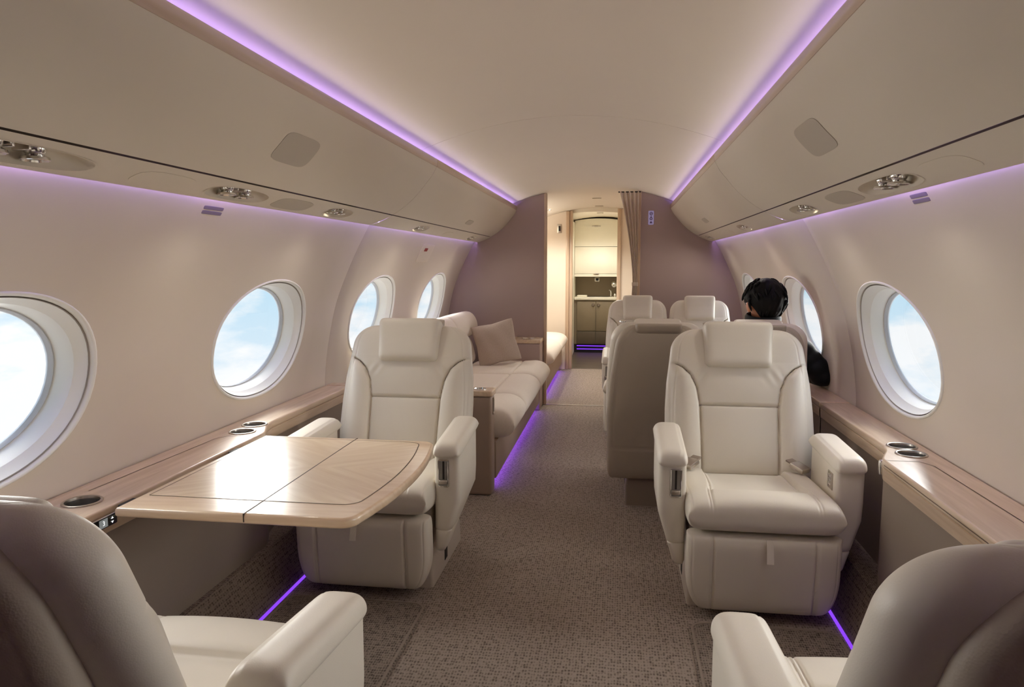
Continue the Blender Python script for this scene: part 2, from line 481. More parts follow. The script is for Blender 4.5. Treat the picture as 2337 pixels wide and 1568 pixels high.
# partition to the galley
bulk_panel('wall_partition_left', -.375, -1, 8.46, 8.49, 'cream_panel', -1)
bulk_panel('wall_partition_right', .25, 1, 8.46, 8.49, 'cream_panel', 1)
post('trim_3', -.378, -.34, 8.44, 8.50); post('trim_4', -.34, -.302, 8.46, 8.56)
post('trim_5', .21, .252, 8.44, 8.52)
# dropped arch over the galley doorway
V = []; F = []
xs = np.linspace(-.31, .22, 25)
for x in xs:
    for (y, z) in ((8.50, ceilz(x) + .005), (8.50, 1.832 - .2 * (x + .045) ** 2), (8.53, 1.832 - .2 * (x + .045) ** 2), (8.53, ceilz(x) + .005)): V.append((x, y, z))
for i in range(24):
    for a in range(4):
        b = (a + 1) % 4; F.append((i * 4 + a, i * 4 + b, (i + 1) * 4 + b, (i + 1) * 4 + a))
tag(mk('trim_arch', V, F, 'cabinet', angle=30), kind='structure')

# ------------------------------------------------------------------ overhead bins with service panels
BINP = cat_rom([(.650, 1.690), (.672, 1.65), (.705, 1.61), (.742, 1.566), (.785, 1.525), (.832, 1.489), (.872, 1.465)], 24)
SVP = cat_rom([(.876, 1.461), (.91, 1.444), (.95, 1.428), (.98, 1.4185), (.996, 1.4165)], 24)
SVS = np.concatenate([[0], np.cumsum(np.hypot(*np.diff(SVP, axis=0).T))]); SVS /= SVS[-1]
def svp(s):
    return float(np.interp(s, SVS, SVP[:, 0])), float(np.interp(s, SVS, SVP[:, 1]))
def svn(s):
    a = np.array(svp(min(s + .02, 1))); b = np.array(svp(max(s - .02, 0))); d = (a - b) / np.linalg.norm(a - b)
    return np.array([-d[1], d[0]])        # points up / outboard
UNITS = {-1: [(1.28, .2), (2.11, .17), (2.91, .13), (4.2, .12), (5.7, .10)], 1: [(1.2, .2), (2.10, .2), (3.0, .15), (4.35, .12), (5.9, .10)]}
def hull(name, prof, y0, y1, mat, parent, sg, angle=40, thick=None):
    n = len(prof)
    V = [(sg * p[0], y, p[1]) for y in (y0, y0 + .002, y1 - .002, y1) for p in prof]
    # small rounded ends
    for i in range(n):
        for b in (0, 3):
            k = b * n + i; V[k] = (V[k][0] + sg * .002, V[k][1], V[k][2] + .002)
    F = []
    for a in range(3):
        for i in range(n - 1): F.append((a * n + i, a * n + i + 1, (a + 1) * n + i + 1, (a + 1) * n + i))
    return mk(name, V, F, mat, parent, True, angle)
BINLAB = {(-1, 0): 'long cream overhead panel on the left, nearer the camera, with large grey speaker square',
          (-1, 1): 'shorter cream overhead panel on the left ending at the mauve bulkhead',
          (1, 0): 'long cream overhead panel on the right, nearer the camera, with large grey speaker square',
          (1, 1): 'shorter cream overhead panel on the right ending at the mauve bulkhead'}
SEAM_B = 3.46
for sg in (-1, 1):
    for q, (y0, y1) in enumerate(((YB, SEAM_B - .002), (SEAM_B + .002, YF - .003))):
        root = empty('overhead_bin', (sg * .8, (y0 + y1) / 2, 1.55), label=BINLAB[(sg, q)], cat='overhead bin', group='overhead bins')
        root.location = (0, 0, 0)
        back = [(.872, 1.465), (.885, 1.475), (.90, 1.54), (.80, 1.66), (.69, 1.70)]
        prof = [tuple(p) for p in BINP] + [(.880, 1.467), (.885, 1.475)]
        door = hull('bin_door', prof, y0, y1, 'bin', root, sg)
        rail = [(.653, 1.688), (.649, 1.690), (.646, 1.70), (.645, 1.721), (.648, 1.727), (.653, 1.728), (.657, 1.722), (.668, 1.702), (.69, 1.694), (.78, 1.66)]
        hull('wood_rail', rail, y0, y1, 'rail', root, sg)
        holes = [(u[0], .5, u[1], .30) for u in UNITS[sg] if y0 < u[0] - u[1] * 1.3 and u[0] + u[1] * 1.3 < y1]
        fm = lambda y, s: (sg * svp(s)[0], y, svp(s)[1])
        V, F = strip_holes(fm, y0, y1, 0, 1, holes, ns=16, p=2.6)
        mk('service_panel', V, F, 'bin', root, angle=50)
        hull('seam_light_block', [(.862, 1.480), (.880, 1.474), (.892, 1.460)], y0, y1, 'seamdark', root, sg)  # added dark strip behind the seam, keeps wall strip light from leaking through
        # end closer at the bulkhead
        if q == 1:
            pts = [tuple(p) for p in BINP] + [svp(s) for s in np.linspace(0, 1, 10)] + [(1.0, 1.43), (.66, 1.727), (.645, 1.724)]
            mk('end_cap', [(sg * p[0], y1, p[1]) for p in pts], [tuple(range(len(pts)))], 'bin', root, smooth=False)

for sg in (-1, 1):
    bj = hull('bin_gap_backing', [tuple(p + np.array([.006, .006])) for p in BINP] + [(p[0] + .003, p[1] + .007) for p in SVP] , SEAM_B - .012, SEAM_B + .012, 'dark', None, sg); tag(bj, kind='structure'); bj.name = 'trim_gap_backing'  # added dark backing: darkens the gap between bins and blocks leaking light
def surf_bin(y, s, off, sg):
    """point on the bin door face; s 0..1 from rail to seam; off = towards the cabin"""
    i = s * 23; a = BINP[int(min(i, 22))]; b = BINP[int(min(i, 22)) + 1]; p = a + (b - a) * (i - int(min(i, 22)))
    d = (b - a) / np.linalg.norm(b - a); nn = np.array([d[1], -d[0]])
    p = p + nn * off
    return (sg * p[0], y, p[1])
def surf_patch(fn, y0, y1, s0, s1, name, mat, off=.002, p=5, n=20, label=None, cat=None, group=None, parent=None, skew=0.):
    """thin rounded-square plate lying on a curved surface fn(y,s,off)"""
    R = []
    for r, o in ((1.0, -.001), (1.0, off * .8), (.96, off), (.0, off)):
        ring = []
        for t in np.linspace(0, 2 * PI, 48, endpoint=False):
            c, s_ = math.cos(t), math.sin(t)
            q = r / (abs(c) ** p + abs(s_) ** p) ** (1 / p)
            ring.append(fn((y0 + y1) / 2 + (y1 - y0) / 2 * q * c + skew * q * s_, (s0 + s1) / 2 + (s1 - s0) / 2 * q * s_, o))
        R.append(ring)
    # fill the middle with extra rings so that it follows the curve
    R = R[:3] + [[tuple(np.array(a) * (1 - k) + np.array(b) * k) for a, b in zip(R[2], R[3])] for k in (.3, .6, .95)]
    o = MB().rings(R).build(name, mat, parent, angle=50)
    return tag(o, label, cat, group) if label else o
surf_patch(lambda y, s, o: surf_bin(y, s, o, -1), 2.0, 2.235, .36, .66, 'speaker_grille', 'grille', label='large grey square speaker grille on the left overhead panel', cat='speaker grille', group='overhead speakers')
surf_patch(lambda y, s, o: surf_bin(y, s, o, 1), 2.0, 2.235, .36, .66, 'speaker_grille', 'grille', label='large grey square speaker grille on the right overhead panel', cat='speaker grille', group='overhead speakers')
surf_patch(lambda y, s, o: surf_bin(y, s, o, -1), 4.88, 5.06, .66, .78, 'bin_placard', 'grille', label='small grey placard on the left overhead panel near the bulkhead', cat='placard')
surf_patch(lambda y, s, o: surf_bin(y, s, o, 1), 4.95, 5.13, .64, .76, 'bin_placard', 'grille', label='small pale placard on the right overhead panel near the bulkhead', cat='placard')
def surf_sv(y, s, off, sg):
    p = np.array(svp(s)) - svn(s) * off; return (sg * p[0], y, p[1])
for sg, nm in ((-1, 'left'), (1, 'right')):
    surf_patch(lambda y, s, o: surf_sv(y, s, o, sg), 2.35, 2.62, .2, .8, 'service_hatch', 'grille', off=.0012, p=3.5, label='blank flush oval service panel between two reading lights on the %s' % nm, cat='service panel', group='flush service panels')
    surf_patch(lambda y, s, o: surf_sv(y, s, o, sg), 1.62, 1.86, .2, .8, 'mask_hatch', 'bin', off=.0012, p=3, label='flush oxygen hatch outline under the near %s overhead panel' % nm, cat='hatch', group='oxygen hatches')
    surf_patch(lambda y, s, o: surf_sv(y, s, o, sg), 4.8, 5.0, .3, .75, 'mask_hatch', 'bin', off=.0012, p=3, label='small flush oxygen hatch under the %s overhead panel near the bulkhead' % nm, cat='hatch', group='oxygen hatches')
# reading light + air outlet pods
ORD = {0: 'nearest the camera', 1: 'second from the camera', 2: 'third from the camera', 3: 'fourth from the camera', 4: 'closest to the bulkhead'}
for sg, nm in ((-1, 'left'), (1, 'right')):
    for k, (yc, a) in enumerate(UNITS[sg]):
        root = empty('reading_light', (0, 0, 0), label='recessed reading light and air outlet in the %s service panel, %s' % (nm, ORD[k]), cat='reading light', group='reading light pods')
        R = []
        for (r, d) in ((1.03, -.001), (1.0, -.0015), (.98, .004), (.9, .02), (.7, .032), (.3, .036), (.02, .036)):
            ring = []
            for t in np.linspace(0, 2 * PI, 48, endpoint=False):
                c, s_ = math.cos(t), math.sin(t)
                q = r / (abs(c) ** 2.6 + abs(s_) ** 2.6) ** (1 / 2.6)
                p = np.array(svp(min(max(.5 + .30 * q * s_, 0), 1))) + svn(.5) * d
                ring.append((sg * p[0], yc + a * q * c, p[1]))
            R.append(ring)
        MB().rings(R, cap0=False).build('housing', 'bin', root, angle=60)
        pc = np.array(svp(.5)) + svn(.5) * .024
        sz = .028 if k < 2 else .024
        for dy, kind in ((-.052 if k < 2 else -.04, 'lamp'), (.052 if k < 2 else .04, 'air_nozzle')):
            c = (sg * pc[0], yc + dy, pc[1])
            b = MB().ball(c, sz * .8, 20, 12)
            b.lathe([(sz * .55, -sz * .55), (sz * .95, -sz * .75), (sz * 1.0, -sz * .95), (sz * .9, -sz * 1.0), (sz * .8, -sz * .85), (sz * .2, -sz * .8)], c, 24)
            o = b.build(kind, 'chrome', root, angle=40)
            MB().lathe([(sz * .8, -sz * .86), (sz * .01, -sz * .84)], c, 24).build('lens' if kind == 'lamp' else 'outlet', 'lens' if (kind == 'lamp' and k >= 2) else 'black', o)
        for dy in (-.02, .02):
            MB().box(sg * pc[0] - .02, sg * pc[0] + .02, yc + dy - .004, yc + dy + .004, pc[1] - .012, pc[1] + .004, .002).build('bracket', 'nickel', root)

# ------------------------------------------------------------------ violet light strips
def strip(name, x0, x1, z0, z1, y0, y1, mat, label, group, tilt=0):
    o = MB().box(x0, x1, y0, y1, z0, z1).build(name, mat, smooth=False)
    return tag(o, label, 'light strip', group)
for sg, nm in ((-1, 'left'), (1, 'right')):
    strip('led_strip', min(sg * .69, sg * .71), max(sg * .69, sg * .71), 1.698, 1.702, YB, YF - .02, 'ledc', 'violet light strip in the ceiling cove above the %s overhead panels' % nm, 'cabin light strips')
    strip('led_strip', min(sg * .992, sg * 1.0), max(sg * .992, sg * 1.0), 1.438, 1.441, YB, YF - .02, 'ledw', 'violet light strip washing the top of the %s side wall' % nm, 'cabin light strips')

# ------------------------------------------------------------------ side ledges
def ledge(sg, nm, y0, y1, wide_to, hi=.6, label='', cups=(), ctrl=None, lid=None):
    root = empty('side_ledge', (0, 0, 0), label=label, cat='side ledge', group='side ledges')
    xw = 1.272
    F_ = []
    if wide_to:
        F_ += [(1.072, y0), (1.072, wide_to - .03), (1.078, wide_to), (1.10, wide_to + .05), (1.122, wide_to + .10), (1.134, wide_to + .16), (1.138, wide_to + .24), (1.14, y1)]
        c = cat_rom(F_[1:], 24); front = [F_[0]] + [tuple(p) for p in c]
    else:
        front = [(1.14, y0), (1.14, y1)]
    out = front + [(xw, y1), (xw, y0)]
    L = [[(sg * p[0], p[1]) for p in out]]
    for (cx_, cy_, r) in cups: L.append([(sg * p[0], p[1]) for p in circle(cx_, cy_, r)])
    mo('ledge_top', plate(L, hi - .028, hi, .006), 'wood', root, angle=35)
    # fascia below
    R = [[(sg * (p[0] + .008), p[1], hi - .026) for p in front], [(sg * (p[0] + .001), p[1], hi - .030) for p in front], [(sg * (p[0] + .004), p[1], hi - .068) for p in front], [(sg * (p[0] + .012), p[1], hi - .072) for p in front]]
    MB().rings(R, closed=False, cap0=False, cap1=False).build('fascia', 'wood', root, angle=35)
    b = 1.052 if wide_to else 1.135
    pan = [(p[0] + .007, p[1]) for p in front]
    R = [[(sg * p[0], p[1], z) for p in pan] for z in (hi - .070, .16, .145)]
    mbp = MB().rings(R, closed=False, cap0=False, cap1=False)
    e = len(front) - 1
    mbp.add([(sg * pan[e][0], y1, hi - .04), (sg * xw, y1, hi - .04), (sg * 1.24, y1, .1), (sg * pan[e][0], y1, .1)], [(0, 1, 2, 3)])
    mbp.build('side_panel', 'taupe', root, angle=35)
    for i, (cx_, cy_, r) in enumerate(cups):
        c = (sg * cx_, cy_, hi)
        MB().lathe([(r + .006, .0005), (r + .006, .003), (r + .003, .0045), (r - .001, .003), (r - .002, -.004)], c, 36).build('cup_ring', 'nickel', root, angle=50)
        MB().lathe([(r - .002, -.003), (r - .004, -.06), (r - .008, -.068), (.001, -.068)], c, 36, cap1=True).build('cup_holder', 'darksteel', root, angle=50)
    if lid:
        la, lb = lid
        mbl = MB()
        t = .0009
        for (xa, ya, xb, yb) in ((1.074, lb, 1.175, lb), (1.175, lb, 1.2, lb - .05), (1.2, lb - .05, 1.215, la)):
            d = Vector((xb - xa, yb - ya, 0)); nn = Vector((-d.y, d.x, 0)).normalized() * .0014
            mbl.add([(sg * (xa + nn.x), ya + nn.y, hi + t), (sg * (xb + nn.x), yb + nn.y, hi + t), (sg * (xb - nn.x), yb - nn.y, hi + t), (sg * (xa - nn.x), ya - nn.y, hi + t)], [(0, 1, 2, 3)])
        mbl.add([(sg * 1.0708, la, hi - .0165), (sg * 1.0708, lb, hi - .0165), (sg * 1.0708, lb, hi - .0145), (sg * 1.0708, la, hi - .0145)], [(0, 1, 2, 3)])
        mbl.build('lid_joint', 'line', root, smooth=False)
    return root
CR = .043
ledge(-1, 'left', -.6, 3.53, 2.50, label='light oak ledge with three cup holders under the left windows, beside the table', cups=[(1.165, 1.665, CR), (1.16, 2.48, CR), (1.175, 2.60, CR)], lid=(1.75, 2.41))
ledge(1, 'right', -.6, 3.405, 2.44, label='light oak ledge with two cup holders under the nearest right window', cups=[(1.187, 2.494, CR), (1.196, 2.60, CR)], lid=(-.55, 2.40))
ledge(1, 'right', 3.42, 6.2, None, label='light oak ledge further along the right wall where the passenger rests an elbow')
ledge(-1, 'left', 3.54, 3.62, None, label='short end piece of oak ledge on the left behind the pale seat')
# chrome end clip on the right ledge bend
tag(MB().box(1.078, 1.092, 2.455, 2.475, .535, .585, .006, 3).build('ledge_clip', 'chrome'), 'small chrome clip on the bend of the right ledge', 'clip')
# control panel at the left ledge
root = empty('control_panel', (-1.069, 1.587, .567), label='black seat control panel with a lit digit in the left ledge front', cat='control panel')
MB().box(0, .006, -.075, .075, -.0155, .0155, .004).build('frame', 'nickel', root)
MB().box(.004, .0075, -.072, .072, -.0135, .0135, .002).build('face', 'black', root)
MB().box(.007, .0082, .005, .035, -.011, .011).build('display', 'screen', root, smooth=False)
cu = bpy.data.curves.new('digit', 'FONT'); cu.body = '3'; cu.size = .017; cu.align_x = 'CENTER'; cu.align_y = 'CENTER'; cu.extrude = .0003
to = bpy.data.objects.new('t', cu); COL.objects.link(to)
me = bpy.data.meshes.new_from_object(to.evaluated_get(bpy.context.evaluated_depsgraph_get())); bpy.data.objects.remove(to)
me.transform(Matrix(((0, 0, 1, .0087), (1, 0, 0, .02), (0, 1, 0, 0), (0, 0, 0, 1))))
mo('digit', me, 'white', root, smooth=False)
MB().add([(.0085, .047, .003), (.0085, .057, .003), (.0085, .052, .009)], [(0, 1, 2)]).build('arrow_button', 'white', root, smooth=False)
MB().add([(.0085, .047, -.003), (.0085, .057, -.003), (.0085, .052, -.009)], [(0, 1, 2)]).build('arrow_button', 'white', root, smooth=False)
MB().box(.007, .0085, -.06, -.01, -.011, -.0095).build('slider', 'chrome', root)

# carpeted kick slopes + floor strips along both walls
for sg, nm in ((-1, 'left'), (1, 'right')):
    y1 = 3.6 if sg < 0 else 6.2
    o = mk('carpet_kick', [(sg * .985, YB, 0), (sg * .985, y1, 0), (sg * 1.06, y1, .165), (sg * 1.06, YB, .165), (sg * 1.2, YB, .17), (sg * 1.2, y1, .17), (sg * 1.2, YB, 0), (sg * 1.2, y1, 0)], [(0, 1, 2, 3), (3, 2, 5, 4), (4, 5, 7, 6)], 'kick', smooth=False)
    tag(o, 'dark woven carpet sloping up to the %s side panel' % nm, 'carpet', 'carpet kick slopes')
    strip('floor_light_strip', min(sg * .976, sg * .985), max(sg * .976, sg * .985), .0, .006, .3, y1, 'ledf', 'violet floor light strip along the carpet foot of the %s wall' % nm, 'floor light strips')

# raised carpet mats under the club seats
def mat_plate(sg, nm, x0, x1, label):
    out = rrect(sg * (x0 + x1) / 2, .8, (x1 - x0) / 2, 1.62, .05, 6)
    ins = rrect(sg * (x0 + x1) / 2, .8, (x1 - x0) / 2 - .012, 1.608, .04, 6)
    root = empty('floor_mat', (0, 0, 0), label=label, cat='floor mat', group='seat mats')
    mo('mat', plate([out], 0, .010, .003), 'matcarpet', root)
    mo('border', plate([[(p[0], p[1]) for p in rrect(sg * (x0 + x1) / 2, .8, (x1 - x0) / 2 - .006, 1.614, .045, 6)], [(p[0], p[1]) for p in rrect(sg * (x0 + x1) / 2, .8, (x1 - x0) / 2 - .014, 1.606, .04, 6)]], .0095, .0118, .0008), 'matborder', root)
mat_plate(-1, 'left', .435, .965, 'woven floor mat with stitched edge under the left pair of seats')
mat_plate(1, 'right', .475, .965, 'woven floor mat with stitched edge under the right pair of seats')

# ------------------------------------------------------------------ seats
def yfront(z): return .085 + (z - .39) * .36
def make_seat(sx, ws, label, arms=('aisle', 'window'), detail=True, group='cream leather cabin seats', armw=1.0):
    root = empty('club_chair', (0, 0, 0), label=label, cat='seat', group=group)
    nu, nv = (200, 190) if detail else (90, 80)
    # ---- backrest
    zb, zt = .36, .945
    zv = lambda v: zb + (zt - zb) * (v + 1) / 2
    HW_Z = [.36, .5, .62, .72, .80, .88, .95]; HW = [.285, .298, .297, .291, .280, .270, .262]
    def wback(v):
        z = zv(v); w = float(np.interp(z, HW_Z, HW)) * ws
        d = zt - z; r = .085
        if d < r: w -= .1 * ws * (1 - math.sqrt(max(0, 1 - ((r - d) / r) ** 2)))
        return w
    SZ = [.36, .50, .63, .70, .75, .78, .795, .80]; SX = [.150, .152, .156, .168, .192, .222, .25, .30]
    def dback(xs, v, y, z):
        a = np.abs(xs) / ws
        xsm = np.interp(z, SZ, SX)
        d = np.zeros_like(a)
        # side bolsters swell forward
        if z < .80:
            t = np.clip((a - xsm) / (.275 - xsm + 1e-6), 0, 1)
            d += .022 * np.sin(PI * np.clip(t, 0, 1)) ** .8 * ss(.80, .74, z) * 1.0
            g = np.exp(-((a - xsm) / .0045) ** 2)
            d -= .016 * g
        # shoulders curve seam also as function of z for the flat part
        if .755 < z < .80:
            zs = np.interp(a, [.19, .222, .25, .285], [.752, .78, .795, .80])
            d -= .008 * np.exp(-((z - zs) / .0035) ** 2) * (a > .19)
        # horizontal seam
        d -= .015 * np.exp(-((z - .632) / .0042) ** 2) * (a < xsm + .002)
        # padding puff of centre panels
        inn = np.clip(1 - (a / xsm) ** 2, 0, 1)
        if z < .632: d += .012 * inn * math.sin(PI * min(max((z - .38) / .252, 0), 1)) ** .6
        else: d += .010 * inn * math.sin(PI * min(max((z - .632) / .17, 0), 1)) ** .7
        # edge stitch line
        d -= .0025 * np.exp(-((a - (wback(v) / ws - .034)) / .003) ** 2) * (z > .5)
        # a few soft creases
        d += .0022 * np.sin(a * 140 + z * 90) * np.exp(-((z - .745) / .03) ** 2) * np.exp(-((a - .15) / .05) ** 2)
        return d
    n_ = 1 / math.hypot(1, .36)
    pad(nu, nv, wback, lambda v: (yfront(zv(v)) + .045, zv(v)), lambda v: (-n_, .36 * n_), .045, .05, 9, 12, dback).build('backrest', 'leather', root, angle=80)
    # ---- headrest
    hz0, hz1 = .79, .977
    hzv = lambda v: hz0 + (hz1 - hz0) * (v + 1) / 2
    def whead(v):
        z = hzv(v); w = (.133 + .010 * (v + 1) / 2) * ws
        for d, r in ((z - hz0, .022), (hz1 - z, .03)):
            if d < r: w -= .02 * ws * (1 - math.sqrt(max(0, 1 - ((r - d) / r) ** 2)))
        return w
    mbh = pad(50, 46, whead, lambda v: (yfront(hzv(v)) + .012 - .01 * (v > 0) * v, hzv(v)), lambda v: (-n_, .36 * n_), .056, .05, 12, 10, ev=.38)
    # roll over the top of the back
    hd = mbh.build('headrest', 'leather', root, angle=80)
    pad(40, 24, lambda v: .132 * ws, lambda v: (yfront(.93) + .088 + .012 * v, .938 + .030 * v), lambda v: (.96, .28), .040, .06, 12, 3.2).build('headrest_roll', 'shell', hd, angle=80)
    # ---- rear shell
    sz0, sz1 = .14, .935
    szv = lambda v: sz0 + (sz1 - sz0) * (v + 1) / 2
    def wsh(v):
        z = szv(v); w = float(np.interp(z, [.14, .2, .48, .7, .93], [.276, .286, .292, .27, .228])) * (ws if ws < 1 else .87)
        for d, r, k in ((z - sz0, .03, .02), (sz1 - z, .10, .09)):
            if d < r: w -= k * ws * (1 - math.sqrt(max(0, 1 - ((r - d) / r) ** 2)))
        return w
    def dsh(xs, v, y, z):
        a = np.abs(xs); w = wsh(v)
        d = -.004 * np.exp(-((z - .315) / .004) ** 2) * np.ones_like(a)
        d -= .003 * np.exp(-((a - (w - .03)) / .003) ** 2) * (z > .315)
        return d
    pad(80, 110, wsh, lambda v: (.205 + (szv(v) - .14) * .2, szv(v)), lambda v: (.98, -.2), .035, .045, 10, 14, dsh).build('back_shell', 'shell', root, angle=80)
    # ---- cushion
    y0, y1 = -.432, .11
    yv = lambda v: y0 + (y1 - y0) * (v + 1) / 2
    def dcush(xs, v, y, z):
        a = np.abs(xs) / ws
        dep = ss(-.30, -.24, y)
        seamx = .170 - .018 * ss(-.38, -.1, y)
        t = (a - seamx)
        d = -.022 * dep * ss(.012, -.014, t)                         # sunk seat panel
        d -= (.006 + .006 * dep) * np.exp(-(t / .004) ** 2)
        d -= .009 * np.exp(-((y + .272) / .004) ** 2) * (t < .002)
        d -= .005 * np.exp(-((t - .010) / .003) ** 2) * (1 - dep)
        d += .010 * np.clip(1 - (a / .16) ** 2, 0, 1) * (1 - ss(-.38, -.24, y)) # front roll
        d += .004 * np.sin(a * 34 + 1.1) * np.exp(-((y + .08) / .09) ** 2) * (a < .14)
        d -= .0025 * np.exp(-((a - .238) / .003) ** 2)
        return d
    pad(nu + 10, nv - 10, lambda v: .253 * ws, lambda v: (yv(v), .378 - .028 * (v + 1) / 2), lambda v: (0, 1), .064, .066, 12, 6, dcush, ev=.34).build('seat_cushion', 'leather', root, angle=80)
    # ---- leg rest panel
    lz0, lz1 = .033, .309
    lzv = lambda v: lz0 + (lz1 - lz0) * (v + 1) / 2
    def wleg(v):
        z = lzv(v); d = z - lz0
        w = .253 * ws
        if d < .14: w -= .062 * ws * (1 - math.sqrt(max(0, 1 - ((.14 - d) / .14) ** 2)))
        return w
    def dleg(xs, v, y, z):
        a = np.abs(xs) / ws
        return -.009 * np.exp(-((a - .166) / .0035) ** 2) - .004 * np.exp(-((a - .174) / .002) ** 2) - .002 * np.exp(-((a - wleg(v) / ws + .018) / .0025) ** 2)
    leg = pad(nu - 30, 60, wleg, lambda v: (-.385 + .02 * (1 - v) / 2, lzv(v)), lambda v: (-1, 0), .045, .10, 12, 7, dleg, ev=.36).build('leg_rest', 'leather', root, angle=80)
    c_ = .012 * sx
    Rs = [[(c_ + x, y - .004 + (dy if y_ else 0), z) for x, dy, y_ in ((-.011, 0, 0), (.011, 0, 0), (.011, .004, 1), (-.011, .004, 1))] for y, z in ((-.432, .311), (-.437, .300), (-.446, .275), (-.454, .250), (-.457, .238))]
    MB().rings(Rs).build('pull_strap', 'leather', leg, angle=50)
    # ---- structure under the cushion and the floor pedestal
    MB().box(-.235 * ws, .235 * ws, -.27, .2, .15, .33, .02).build('seat_frame', 'beige', root)
    pw = .238 if ws == 1 else .14
    R = []
    for z, g, yf, yb in ((.0, 0, -.29, .215), (.09, 0, -.285, .20), (.17, -.012, -.24, .185)):
        R.append([(x, y, z) for x, y in rrect(0, (yf + yb) / 2, pw + g, (yb - yf) / 2, .012, 4)])
    ped = MB().rings(R).build('pedestal', 'beige' if ws == 1 else 'taupe', root, angle=40)
    for q_ in (-1, 1): MB().box(q_ * pw - .0015, q_ * pw + .0015, -.10, -.055, .03, .09).build('track_slot', 'dark', ped, smooth=False)
    # ---- armrests
    for kind in arms:
        s = (-1 if kind in ('aisle',) else 1) * sx
        xi, xo = .249 * ws, (.249 + .099 * armw * (1 if ws == 1 else .8)) if ws == 1 else .249 * ws + .055 * armw
        zr = .605 if kind == 'aisle' else .578
        R = []
        for z in (.145, .15, .165, .20, .228, .232, .236, .25, .30, .34, .40, .46, .515, .53):
            yb = .03 if z >= .33 else .03 - .26 * ((.33 - z) / .18) ** .8
            yf = -.30 + (.02 if z < .15 else .006 if z < .16 else 0)
            xo_ = xo - max(0, .35 - z) * .30
            g = .012 if z < .15 else (.004 if z < .16 else (.0035 if z == .232 else 0))
            ring = rrect((xi + xo_) / 2, (yf + yb) / 2, (xo_ - xi) / 2 - g, (yb - yf) / 2 - g, .022, 6)
            rr = []
            for x, y in ring:
                zz = z
                if z > .45:  # top follows the rising pad
                    zz = z + (zr - .06 - .53 + .015) * (y + .30) / .33 * (1 if z > .5 else .5)
                rr.append((s * x, y, zz))
            R.append(rr)
        arm = MB().rings(R).build('armrest', 'leather', root, angle=50)
        yp0, yp1 = -.318, .055
        ypv = lambda v: yp0 + (yp1 - yp0) * (v + 1) / 2
        def wpad(v):
            w = (xo - xi) / 2 + .004
            d = ypv(v) - yp0
            if d < .04: w -= .014 * (1 - math.sqrt(max(0, 1 - ((.04 - d) / .04) ** 2)))
            return w
        def dpad(xs, v, y, z):
            return -.003 * np.exp(-((xs * s + s * 0 + (wpad(v) - .018) * 1) / .0025) ** 2)
        pad(30, 60, wpad, lambda v: (ypv(v), .527 + (zr - .567) * (v + 1) / 2), lambda v: (0, 1), .040, .022, 4, 14, dpad, xc=s * (xi + xo) / 2).build('armrest_pad', 'leather', arm, angle=80)
        cxm = s * ((xi + xo) / 2 - .012)
        if kind == 'aisle':
            lt = MB()
            R = []
            for (g, d) in ((0, -.298), (0, -.3035), (-.003, -.3045), (-.005, -.303), (-.006, -.297)):
                R.append([(cxm + x, d, z) for x, z in rrect(0, .452, .021 + g, .052 + g, .007 + g, 4)])
            lt.rings(R, cap0=False, cap1=False)
            L_ = lt.build('latch_frame', 'chrome', arm, angle=40)
            MB().box(cxm - .016, cxm + .016, -.3012, -.2995, .404, .50).build('latch_plate', 'darksteel', arm, smooth=False)
            MB().box(cxm - .0035, cxm + .0035, -.3025, -.3, .43, .498).build('latch_slot', 'dark', arm, smooth=False)
            MB().box(cxm - .015, cxm + .015, -.312, -.3, .412, .428, .004, 3).build('latch_handle', 'nickel', arm)
        else:
            p = MB().box(s * xi - .003 if s > 0 else s * xi - .001, s * xi + .001 if s > 0 else s * xi + .003, -.27, -.215, .44, .50, .001).build('switch_plate', 'nickel', arm)
            for a_ in (-.257, -.24):
                for c_ in (.453, .468, .483): MB().box(s * xi - .0055 if s > 0 else s * xi, s * xi if s > 0 else s * xi + .0055, a_, a_ + .011, c_, c_ + .009, .001).build('switch_button', 'chrome', arm)
    # ---- belt
    if detail:
        for s, nm in ((-1, 'belt_buckle'), (1, 'belt_tongue')):
            mt = Matrix.Translation((s * .208 * ws, .015, .440)) @ Matrix.Rotation(s * .7, 4, 'Z') @ Matrix.Rotation(.30, 4, 'X')
            q = MB().box(-.026, .026, -.032, .03, -.010, .010, .004); V = [tuple(mt @ Vector(v)) for v in q.V]
            bk = mk(nm, V, q.F, 'nickel', root)
            q = MB().box(-.02, .02, -.002, .035, -.004, .003, .002); V = [tuple(mt @ Matrix.Translation((0, .02, .004)) @ Vector(v)) for v in q.V]
            mk('belt_strap', V, q.F, 'taupe', bk)
    return root

def put(o, x, y, rz=0): o.location = (x, y, 0); o.rotation_euler = (0, 0, rz); return o
sR = put(make_seat(1, 1, 'large cream leather seat facing the camera on the right of the aisle'), .722, 2.85)
sL = put(make_seat(-1, 1, 'large cream leather seat facing the camera behind the wooden table'), -.694, 2.85)
nL = copy_tree(sR); put(nL, -.62, 1.035, PI); nL['label'] = 'seat in the bottom left corner seen from behind, facing the table'
nR = copy_tree(sL); put(nR, .757, 1.06, PI); nR['label'] = 'seat in the bottom right corner seen from behind'
NEAR = (nL, nR)
WS = .82
mA = put(make_seat(-1, WS, 'narrow empty seat at the aisle seen from behind with taupe shell', arms=('aisle',)), .415, 3.85, PI)
mW = put(make_seat(-1, WS, 'narrow seat by the right windows occupied by the dark-haired passenger', arms=('window', 'aisle'), armw=.7), .885, 3.85, PI)
fA = put(make_seat(1, WS, 'narrow cream seat at the aisle facing the camera by the bulkhead', arms=('aisle',)), .378, 5.47)
fW = copy_tree(fA); put(fW, .852, 5.47); fW['label'] = 'narrow cream seat by the window facing the camera by the bulkhead'
